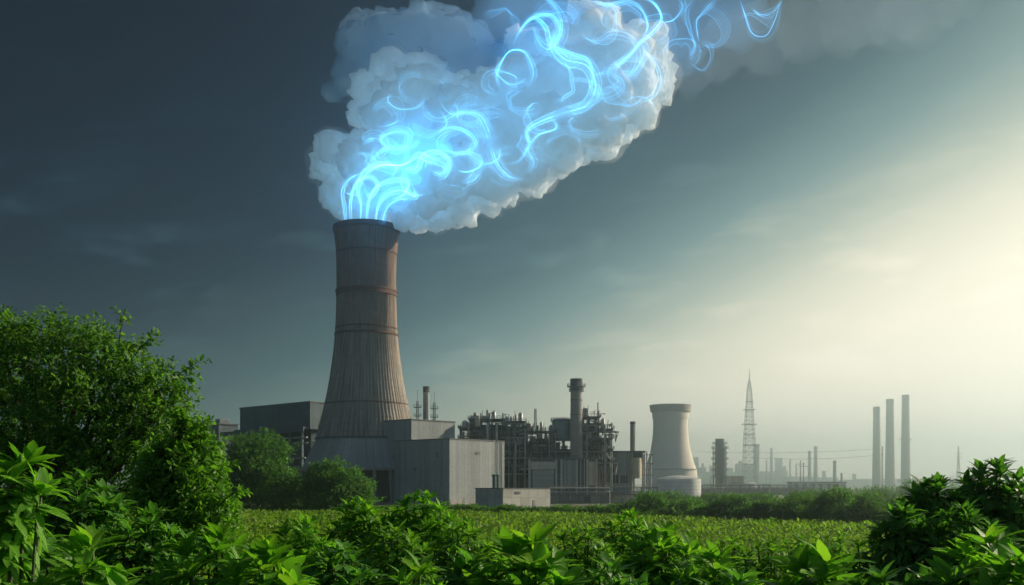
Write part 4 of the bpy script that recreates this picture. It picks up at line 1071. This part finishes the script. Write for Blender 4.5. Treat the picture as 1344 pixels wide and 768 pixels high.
def unit(v): return v / (np.linalg.norm(v, axis=-1, keepdims=True) + 1e-9)
PROF = {3: ((0, .10), (.4, 1.0), (.75, .72)), 5: ((0, .08), (.2, .62), (.45, 1.0), (.7, .82), (.88, .42))}
def leaf_arrays(P, T, N, L, W, curl, rows=5, fold=.22):
    """lance-shaped leaves: base P, axis T, upper side N, length L, half width W, droop curl"""
    P, T, N = (np.asarray(a, np.float32) for a in (P, T, N)); n = len(P)
    T = unit(T); N = unit(N - T * (N * T).sum(1, keepdims=True)); B = np.cross(T, N)
    L = np.broadcast_to(L, n)[:, None]; W = np.broadcast_to(W, n)[:, None]; curl = np.broadcast_to(curl, n)[:, None]
    if rows == 1:       # one folded rhombus
        C = P + T * L * .5 - N * L * curl * .25
        V = np.stack([P, C - B * W + N * W * .25, P + T * L - N * L * curl, C + B * W + N * W * .25], 1)
        i = np.arange(n)[:, None] * 4
        return V.reshape(-1, 3), np.concatenate([i + np.array([0, 1, 2]), i + np.array([0, 2, 3])]), None
    pr = PROF[rows]; V = []
    for s, w in pr:
        C = P + T * L * s - N * (L * curl * s * s)
        V += [C - B * (W * w) + N * (W * w * fold), C, C + B * (W * w) + N * (W * w * fold)]
    V.append(P + T * L - N * (L * curl))
    m = len(pr); V = np.stack(V, 1); k = 3 * m + 1; base = np.arange(n)[:, None] * k
    Q = []
    for r in range(m - 1):
        a = 3 * r
        Q += [[a, a + 1, a + 4, a + 3], [a + 1, a + 2, a + 5, a + 4]]
    a = 3 * (m - 1)
    TR = [[a, a + 1, k - 1], [a + 1, a + 2, k - 1]]
    quads = np.concatenate([base + np.array(q) for q in Q]); tris = np.concatenate([base + np.array(q) for q in TR])
    return V.reshape(-1, 3), tris, quads
def leaf_obj(name, chunks, mat, parent):
    Vs, Ts, Qs, b = [], [], [], 0
    for V, tr_, q in chunks:
        Vs.append(V); Ts.append(tr_ + b)
        if q is not None: Qs.append(q + b)
        b += len(V)
    me = np_mesh(name, np.concatenate(Vs), np.concatenate(Qs) if Qs else None, np.concatenate(Ts), smooth=True)
    return add_obj(name, me, mat, parent)
def rand_dir(rng, n):
    return unit(rng.normal(size=(n, 3)))

# --- trees: limbs, twigs, and leaves alternating along every twig
def twig_leaves(base, direc, length, k, L, W, rng, rows=1, droop=.25):
    """twigs (base, direction, length), k leaves on each"""
    n = len(base); s = (np.arange(k) + .6) / k
    P = base[:, None, :] + direc[:, None, :] * (length[:, None] * s)[:, :, None] + np.array((0, 0, -1)) * (droop * length[:, None] * s ** 2)[:, :, None]
    side = unit(np.cross(direc, rng.normal(size=(n, 3))))
    sg = np.where(np.arange(k) % 2 == 0, 1, -1)[None, :, None]
    T = direc[:, None, :] * .55 + side[:, None, :] * sg * .75 + rng.normal(0, .35, (n, k, 3)) + np.array((0, 0, -.12))
    N = np.array((0, 0, 1.0)) + rng.normal(0, .55, (n, k, 3))
    sz = (1 - .35 * s)[None, :] * rng.uniform(.65, 1.25, (n, k))
    return leaf_arrays(P.reshape(-1, 3), T.reshape(-1, 3), N.reshape(-1, 3), (L * sz).ravel(), (W * sz).ravel(), rng.uniform(.0, .3, n * k), rows)
def make_tree(t, trunk, clumps, n_twig, k, tl, L, W, mat, seed, rows=1, limb=True, up=.25, stray=0):
    """t: root Empty; trunk: (x, y, z, r) base in local space; clumps: (x, y, z, rx, ry, rz) local"""
    rng = np.random.default_rng(seed); mb = MB(); bx, by, bz, br = trunk
    tot = sum(c[3] * c[5] for c in clumps)
    zs_ = [c[2] for c in clumps]; hub = Vector((bx, by, bz + (min(zs_) - bz) * .7 + .0))
    hx = sum(c[0] for c in clumps) / len(clumps); hub.x = bx + (hx - bx) * .3
    mb.tube([(bx, by, bz - .3), (bx + (hub.x - bx) * .3, by, bz + (hub.z - bz) * .5), hub], [br * 1.25, br, br * .8], 9)
    chunks = []; twigs_mb = MB()
    for ci, (cx, cy, cz, rx, ry, rz_) in enumerate(clumps):
        c = np.array((cx, cy, cz)); R3 = np.array((rx, ry, rz_))
        if limb:
            mid = hub.lerp(Vector(c), .5) + Vector((0, 0, .12 * rz_)); e = Vector(c) + Vector((0, 0, rz_ * .5))
            mb.tube([hub - Vector((0, 0, br)), mid, Vector(c), e], [br * .55, br * .38, br * .22, br * .06], 6)
            for u in rand_dir(rng, 7):
                u[2] = abs(u[2]) * .8; e = c + u * R3 * .9; mb.tube([c - u * R3 * .2, c + u * R3 * .4 + np.array((0, 0, .05 * rz_)), e], [br * .16, br * .1, br * .03], 5)
        n = int(n_twig * rx * rz_ / tot)
        u = rand_dir(rng, n); rad = rng.uniform(.25, 1.0, n) ** .42
        lump = 1 + .22 * np.sin(u[:, 0] * 5 + ci) * np.cos(u[:, 2] * 6 + ci * 2) + .14 * np.sin(u[:, 1] * 11 + ci)
        keep = (np.sin(u[:, 0] * 7.3 + ci * 1.7) + np.sin(u[:, 2] * 8.1 + ci) + np.sin(u[:, 1] * 6.7)) > -1.1    # gaps in the crown
        u, rad, lump = u[keep], rad[keep], lump[keep]; n = len(u)
        p = c + u * R3 * (rad * lump)[:, None]
        dr = unit(u * .9 + np.array((0, 0, up)) + rng.normal(0, .4, (n, 3)))
        ln = tl * rng.uniform(.5, 1.3, n)
        chunks.append(twig_leaves(p, dr, ln, k, L, W, rng, rows))
    if stray:            # long sprigs beyond the outline
        for j in range(stray):
            cx, cy, cz, rx, ry, rz_ = clumps[rng.integers(len(clumps))]; u = rand_dir(rng, 1)[0]; u[2] = abs(u[2]) * .9 + .1; u[1] *= .5
            b = np.array((cx, cy, cz)) + u * np.array((rx, ry, rz_)) * .85; ln = tl * rng.uniform(.9, 1.7); e = b + u * ln
            twigs_mb.tube([b, (b + e) / 2 + np.array((0, 0, .06 * ln)), e], [.012, .009, .004], 5)
            m_ = 7; f = np.linspace(.15, 1, m_)[:, None]; bb = b + (e - b) * f
            chunks.append(twig_leaves(bb, unit(u + rng.normal(0, .5, (m_, 3))), np.full(m_, tl * .7), k, L * 1.15, W * 1.15, rng, rows))
    mb.v += []; 
    if twigs_mb.v: mb.add(twigs_mb.v, twigs_mb.f)
    mb.build('trunk', BARK, t, True)
    leaf_obj('crown', chunks, mat, t)

def tree_px(name, label, cat, base_px, d, cl, n_twig, k, tl, L, W, mat, seed, br, group=None, rows=1, gzv=0.0, depth=.8, up=.25, stray=0):
    """cl: crown clumps in photograph pixels (x, y, radius x, radius y, depth offset m)"""
    x0 = xat(base_px, d); t = thing(name, label, cat, (x0, d, gzv), 0, group); q = d / FPX
    clumps = []
    for px, py, rx, ry, dy in cl:
        p = at(px, py, d + dy); s = (d + dy) / FPX
        clumps.append((p.x - x0, dy, p.z - gzv, rx * s, max(rx, ry) * s * depth, ry * s))
    make_tree(t, (0, 0, 0, br), clumps, n_twig, k, tl, L, W, mat, seed, rows, True, up, stray)
    return t

# near trees on the left
tree_px('leafy_tree', 'big dark leafy tree filling the left side of the view', 'tree', 62, 14.0, [
    (38, 486, 74, 62, .3), (108, 464, 46, 36, .0), (148, 494, 50, 44, -.2), (186, 512, 36, 38, -.2), (120, 540, 80, 60, -.3), (54, 560, 72, 66, .2), (196, 560, 54, 56, -.4), (-30, 520, 80, 110, .5),
    (4, 462, 34, 24, .6), (160, 610, 80, 60, -.4), (86, 628, 90, 60, -.2), (222, 610, 44, 60, -.3), (80, 440, 28, 20, .2), (-20, 640, 80, 70, 0), (206, 516, 18, 16, -.2)],
    5600, 9, .32, .10, .021, L_tree, 21, .11, gzv=gz(0, 14.0), stray=26, rows=3)
tree_px('leafy_tree', 'smaller brighter leafy bush tree at the right foot of the big dark tree', 'tree', 262, 11.5, [
    (240, 612, 34, 38, 0), (252, 586, 16, 18, 0), (258, 648, 34, 38, -.2), (226, 656, 44, 40, -.1), (268, 626, 12, 16, 0), (250, 690, 52, 36, -.3), (216, 632, 26, 30, .1)],
    1700, 9, .24, .095, .022, L_bush, 22, .05, gzv=gz(0, 11.5), stray=22, rows=3)

# mid-distance trees before the halls
tree_px('round_tree', 'tall two-lobed round green tree in front of the turbine hall', 'tree', 338, 250, [
    (336, 606, 46, 36, 0), (322, 632, 40, 34, -2), (362, 638, 34, 26, -3), (300, 640, 22, 28, 0), (340, 655, 52, 20, -3), (352, 596, 26, 24, 1), (318, 590, 22, 18, 1), (384, 646, 14, 18, -2)],
    7000, 7, 1.5, .62, .20, L_far, 31, .5, depth=.8)
tree_px('round_tree', 'lower round green tree at the foot of the tall brown tower', 'tree', 440, 245, [
    (432, 632, 34, 26, 0), (458, 640, 30, 22, -2), (416, 648, 26, 22, 0), (444, 655, 44, 18, -3), (474, 650, 14, 16, -1), (430, 620, 20, 14, 1)],
    5000, 7, 1.4, .58, .19, L_far, 32, .4, depth=.8)
rb = random.Random(9)
hedge = [  # px, top, half width, depth, label
    (855, 646, 34, 205, 'rounded hazy bush in front of the white tank'), (905, 657, 30, 200, 'low hazy bush between the white tank and the hedge'),
    (965, 650, 32, 190, 'hazy bush below the pale box building'), (1012, 655, 26, 182, 'small hazy bush left of the big dark one'),
    (1048, 648, 34, 176, 'dark bushy mound below the flat-roofed shed'), (1098, 643, 40, 168, 'large dark bushy mound at the middle of the hedge row'), (1142, 648, 34, 162, 'dark bushy mound left of the three chimneys'),
    (1150, 637, 30, 380, 'paler bushy tree at the foot of the left tall chimney'), (1200, 627, 38, 400, 'paler bushy tree at the foot of the right tall chimney'), (1240, 634, 34, 390, 'pale bushy tree half hidden by the dark shrub on the right'),
    (1186, 655, 30, 158, 'dark bush beside the near shrub on the right'), (1290, 640, 40, 370, 'pale bushy tree showing behind the dark shrub on the right'),
    (880, 645, 40, 330, 'pale bushy tree behind the hedge, left of the dark column'), (940, 648, 36, 340, 'pale bushy tree behind the hedge under the dark column'),
    (1000, 647, 40, 345, 'pale bushy tree behind the hedge under the lattice tower'), (1075, 642, 42, 350, 'pale bushy tree behind the hedge under the flat-roofed shed'), (1115, 640, 40, 350, 'pale bushy tree behind the hedge between shed and tall chimneys'),
    (1325, 646, 34, 360, 'pale bushy tree behind the right end of the dark shrub')]
for i, (px, top, hw, d, lab) in enumerate(hedge):
    base = HOR + EYE / d * FPX; hgt = base - top; cl = []
    for j in range(9):
        fx = rb.uniform(-.75, .75); fy = rb.uniform(.12, .62) * (1 - .55 * abs(fx)); r = hw * rb.uniform(.34, .52)
        cl.append((px + fx * hw, base - fy * hgt - r * .1, r, min(r * .8, hgt * .36), rb.uniform(-3, 3)))
    cl.append((px, top + hgt * .36, hw * .55, hgt * .36, 0)); cl.append((px, base - hgt * .2, hw * .95, hgt * .28, -1))
    tree_px('hedge_bush', lab, 'bush', px, d, cl, 3000, 7, 1.0, .44, .15, L_far, 50 + i, .25, 'bushes beyond the field', depth=.8)
row = [(520, 664, 16, 235), (548, 662, 18, 238), (580, 663, 18, 240), (610, 662, 20, 236), (640, 666, 18, 232), (676, 664, 20, 228), (708, 666, 18, 226), (742, 663, 22, 224), (778, 665, 20, 222), (812, 662, 22, 218), (838, 666, 18, 208), (880, 668, 22, 196), (935, 664, 22, 190), (988, 668, 20, 182),
       (500, 668, 16, 236), (470, 672, 18, 240), (400, 672, 22, 243), (370, 674, 20, 246), (310, 672, 20, 250), (1020, 668, 20, 178), (1070, 670, 20, 172), (1120, 670, 20, 168)]
for i, (px, top, hw, d) in enumerate(row):
    base = HOR + EYE / d * FPX; hgt = max(base - top, 8)
    cl = [(px + rb.uniform(-.8, .8) * hw, base - hgt * rb.uniform(.25, .55), hw * rb.uniform(.4, .7), hgt * .45, rb.uniform(-2, 2)) for _ in range(6)]
    tree_px('low_shrub', 'low hazy green shrub in the line along the far field edge', 'shrub', px, d, cl, 1100, 7, .8, .42, .14, L_far, 80 + i, .12, 'low shrubs along the far field edge', depth=.8)

# --- broad-leaved shrubs: bare stems, each ending in a whorl of lance leaves
def whorl_shrub(name, label, px, py_top, d, wpx, leaf, seed, n_st=16, n_leaf=11, wid=.17, mat=None, droop=.45, group=None, hpx=None, erect=.5, fill=1.0, cat='shrub'):
    rng = np.random.default_rng(seed); x0 = xat(px, d); g = gz(x0, d); top = zat(py_top, d) - g; w2 = wpx / FPX * d / 2
    t = thing(name, label, cat, (x0, d, g), 0, group); mb = MB(); ch = []
    hh = (hpx / FPX * d) if hpx else min(top * .75, w2 * 1.3)
    for s in range(n_st):
        q = s * 2.39996 + rng.uniform(-.3, .3); r = math.sqrt((s + .15) / n_st) * rng.uniform(.85, 1.1)
        e = np.array((w2 * r * math.cos(q), w2 * .8 * r * math.sin(q), top - hh * (r ** 1.6) * rng.uniform(.7, 1.1) - leaf * .35))
        b = np.array((e[0] * .2, e[1] * .2, 0.0)); m1 = b * .4 + e * .6 - np.array((e[0] * .18, e[1] * .18, 0))
        mb.tube([b, m1, e], [.018, .013, .007], 5)
        ax = unit(np.array((e[0] * .55, e[1] * .55, w2 * 1.0)) + rng.normal(0, .12 * w2, 3))
        # the whorl, plus older leaves lower on the stem
        layers = [(0.0, n_leaf, erect, 1.0), (-.35, int(n_leaf * .8 * fill), erect - .45, .95), (-.8, int(n_leaf * .6 * fill), erect - .7, .85), (-1.3, int(n_leaf * .5 * fill), erect - .8, .8), (-1.9, int(n_leaf * .45 * fill), erect - .8, .75), (-2.6, int(n_leaf * .4 * fill), erect - .8, .7)]
        a1 = unit(np.cross(ax, (0.31, .8, .2))); a2 = np.cross(ax, a1)
        for off, nl, tilt, szz in layers:
            if nl < 2: continue
            k = np.arange(nl); qq = k * 2.39996 + rng.uniform(0, 6.28)
            rad = np.outer(np.cos(qq), a1) + np.outer(np.sin(qq), a2)
            inner = (1 - k / nl)[:, None]
            T = rad * (1.0 - .35 * inner) + ax * (tilt + .9 * inner * (off == 0)) + rng.normal(0, .13, (nl, 3))
            N = ax * 1.0 - rad * .35 + np.array((0, 0, .35)) + rng.normal(0, .12, (nl, 3))
            P = e + ax * (leaf * off) + rng.normal(0, .01, (nl, 3)) - rad * 0
            sz = leaf * szz * rng.uniform(.72, 1.15, nl) * (1 - .3 * inner[:, 0] * (off == 0))
            ch.append(leaf_arrays(P, T, N, sz, sz * wid * rng.uniform(.85, 1.15, nl), droop * rng.uniform(.3, 1.2, nl), 5))
    mb.build('stem', STEM, t, True)
    leaf_obj('foliage', ch, mat or L_broad, t)
    return t
W_ = [
 # px, top, d, width px, leaf m, stems, leaves, wid, mat, label
 (22, 592, 5.2, 110, .20, 5, 12, .17, L_broad, 'bright leaf rosette at the left edge in front of the dark tree'),
 (112, 700, 4.8, 120, .20, 4, 11, .17, L_broad, 'bright rosette of long leaves in the bottom left corner'),
 (20, 672, 5.6, 150, .20, 9, 11, .18, L_deep, 'dark broad-leaved shrub in the bottom left corner'),
 (108, 618, 8.0, 150, .17, 16, 12, .17, L_deep, 'dark shrub with leaf whorls below the big leafy tree'),
 (196, 668, 7.4, 150, .18, 13, 12, .17, L_deep, 'dark glossy shrub between the two left rosettes and the long-leaved clump'),
 (284, 690, 6.4, 150, .24, 9, 13, .13, L_broad, 'clump of long arching leaves at the lower left'),
 (352, 712, 5.6, 130, .24, 6, 12, .17, L_broad, 'broad-leaved clump with lit tips right of the arching clump'),
 (400, 678, 9.4, 130, .18, 14, 12, .17, L_broad, 'rounded shrub left of the central shrub'),
 (474, 656, 11.5, 130, .20, 20, 12, .16, L_broad, 'leafy central shrub, left lobe, in front of the grey cube hall'),
 (556, 645, 11.2, 150, .21, 22, 12, .15, L_broad, 'leafy central shrub with the highest whorl, in front of the grey cube hall'),
 (516, 688, 9.0, 170, .18, 18, 12, .16, L_bush, 'dense shrub below the two central lobes'),
 (610, 684, 9.6, 130, .17, 15, 12, .16, L_bush, 'small-leaved shrub right of the central shrub'),
 (444, 716, 7.2, 130, .18, 10, 12, .17, L_deep, 'dark low shrub under the rounded left shrub'),
 (542, 736, 5.6, 120, .19, 4, 11, .17, L_broad, 'bright rosette at the bottom edge below the central shrub'),
 (612, 730, 6.2, 120, .19, 8, 12, .17, L_deep, 'dark shrub between the bottom rosette and the broad-leaved clump'),
 (694, 700, 6.0, 150, .26, 7, 12, .20, L_broad, 'large broad-leaved clump at the bottom centre'),
 (764, 690, 10.2, 140, .16, 18, 12, .16, L_bush, 'fine-leaved dark shrub right of the broad-leaved clump'),
 (824, 670, 13.0, 130, .24, 14, 12, .15, L_broad, 'shrub with upright lance leaves at the near field edge'),
 (868, 690, 8.2, 130, .24, 10, 12, .18, L_broad, 'broad-leaved shrub below the lance-leaved one'),
 (800, 738, 6.0, 130, .18, 9, 12, .17, L_deep, 'dark low shrub at the bottom, right of centre'),
 (938, 722, 7.0, 140, .21, 10, 12, .18, L_broad, 'leafy shrub with bright tips left of the yellow-green clump'),
 (1076, 722, 6.0, 140, .27, 6, 11, .20, L_broad, 'yellow-green clump of broad leaves at the bottom right of centre'),
 (1004, 708, 10.5, 130, .15, 16, 12, .17, L_bush, 'small-leaved shrub behind the yellow-green clump'),
 (1140, 706, 9.4, 110, .16, 14, 12, .16, L_bush, 'small shrub left of the dark shrub on the right'),
 (960, 752, 5.4, 140, .19, 7, 11, .18, L_deep, 'dark leaves along the bottom edge left of the yellow-green clump'),
 (1150, 748, 5.6, 130, .20, 7, 12, .17, L_deep, 'dark leaves along the bottom edge right of the yellow-green clump'),
 (650, 700, 15, 110, .17, 14, 12, .16, L_bush, 'small field-edge shrub behind the large broad-leaved clump'),
 (716, 706, 16, 110, .17, 14, 12, .16, L_bush, 'small field-edge shrub left of the fine-leaved dark shrub'),
 (900, 700, 15, 120, .18, 15, 12, .16, L_broad, 'small field-edge shrub right of the lance-leaved one'),
 (958, 706, 14, 110, .17, 14, 12, .16, L_bush, 'small field-edge shrub between the leafy ones right of centre'),
 (1046, 702, 16, 120, .18, 14, 12, .16, L_broad, 'small field-edge shrub standing behind the yellow-green clump'),
 (1098, 698, 17, 120, .18, 14, 12, .16, L_bush, 'small field-edge shrub left of the dark right shrubs'),
 (1304, 603, 9.4, 150, .21, 22, 13, .16, L_deep, 'tall dark shrub crown at the right edge'),
 (1226, 626, 9.2, 110, .20, 15, 13, .16, L_deep, 'dark shrub lobe just left of the tall crown on the right'),
 (1184, 664, 8.6, 70, .19, 9, 13, .16, L_deep, 'leftmost low lobe of the dark shrubs on the right'),
 (1262, 662, 8.4, 160, .19, 18, 13, .16, L_deep, 'dark shrub filling the base of the tall crown on the right'),
 (1290, 700, 5.6, 110, .26, 4, 10, .18, L_broad, 'bright rosette standing before the dark shrubs on the right'),
 (1338, 724, 5.2, 100, .24, 4, 11, .17, L_broad, 'bright leaves in the bottom right corner'),
 (1230, 742, 5.8, 130, .19, 8, 12, .17, L_deep, 'dark low shrub at the bottom edge under the right shrubs')]
for i, (px, top, d, wp, lf, ns, nl, wd, mt, lab) in enumerate(W_):
    whorl_shrub('broad_leaved_shrub' if mt is not L_bush else 'small_leaved_shrub', lab, px, top, d, wp, lf, 500 + i, int(ns * 1.55), nl, wd, mt, erect=.55)

# --- the crop field and the ground cover on the slope
def crop():
    rng = np.random.default_rng(60); ch = []
    # (depth from, to, number of tufts, leaves per tuft, leaf length, half width, height)
    for y0, y1, n, k, L, W, h in ((5.5, 14, 5200, 13, .16, .028, .62), (14, 30, 9000, 12, .20, .036, .75), (30, 60, 15000, 9, .30, .055, .85), (60, 120, 22000, 6, .46, .10, .95), (120, 262, 26000, 5, .72, .17, 1.0)):
        y = rng.uniform(y0 ** 1.0, y1, n) if y1 < 60 else np.sqrt(rng.uniform(y0 ** 2, y1 ** 2, n)) if y1 < 200 else np.sqrt(rng.uniform(y0 ** 2, y1 ** 2, n))
        x = rng.uniform(-.58, .58, n) * (y + 4)
        if y0 >= 120: keep = y < np.interp(x / y * FPX + 672, [0, 330, 700, 820, 950, 1344], [255, 250, 225, 205, 170, 165]); x, y = x[keep], y[keep]; n = len(x)
        z = np.array([gz(a, b) for a, b in zip(x, y)])
        hh = h * (1 + .45 * np.sin(x * 1.1 + 2 * np.sin(y * .4)) * np.sin(y * .8 + x * .3) * (y1 <= 60) + .35 * np.sin(x * .55 + 1.3 * np.sin(y * .21)) * np.sin(y * .33 + x * .13)) * rng.uniform(.75, 1.15, n)
        P = np.stack([x, y, z + hh * .45], 1)[:, None, :] + rng.normal(0, 1, (n, k, 3)) * np.array((L * .55, L * .55, h * .16))
        u = rng.normal(size=(n, k, 3)); u[:, :, 2] = np.abs(u[:, :, 2]) * .9 + .35
        N = -u * np.array((1, 1, 0)) * .6 + np.array((0, 0, 1.0)) + rng.normal(0, .25, (n, k, 3))
        s = rng.uniform(.6, 1.2, n * k)
        ch.append(leaf_arrays(P.reshape(-1, 3), u.reshape(-1, 3), N.reshape(-1, 3), L * s, W * s, rng.uniform(.1, .4, n * k), 3 if y1 <= 30 else 1))
    return ch
tag(leaf_obj('crop_field', crop(), L_crop, None), 'bright green field of low leafy crop between the shrubs and the plant', 'crop', kind='stuff')
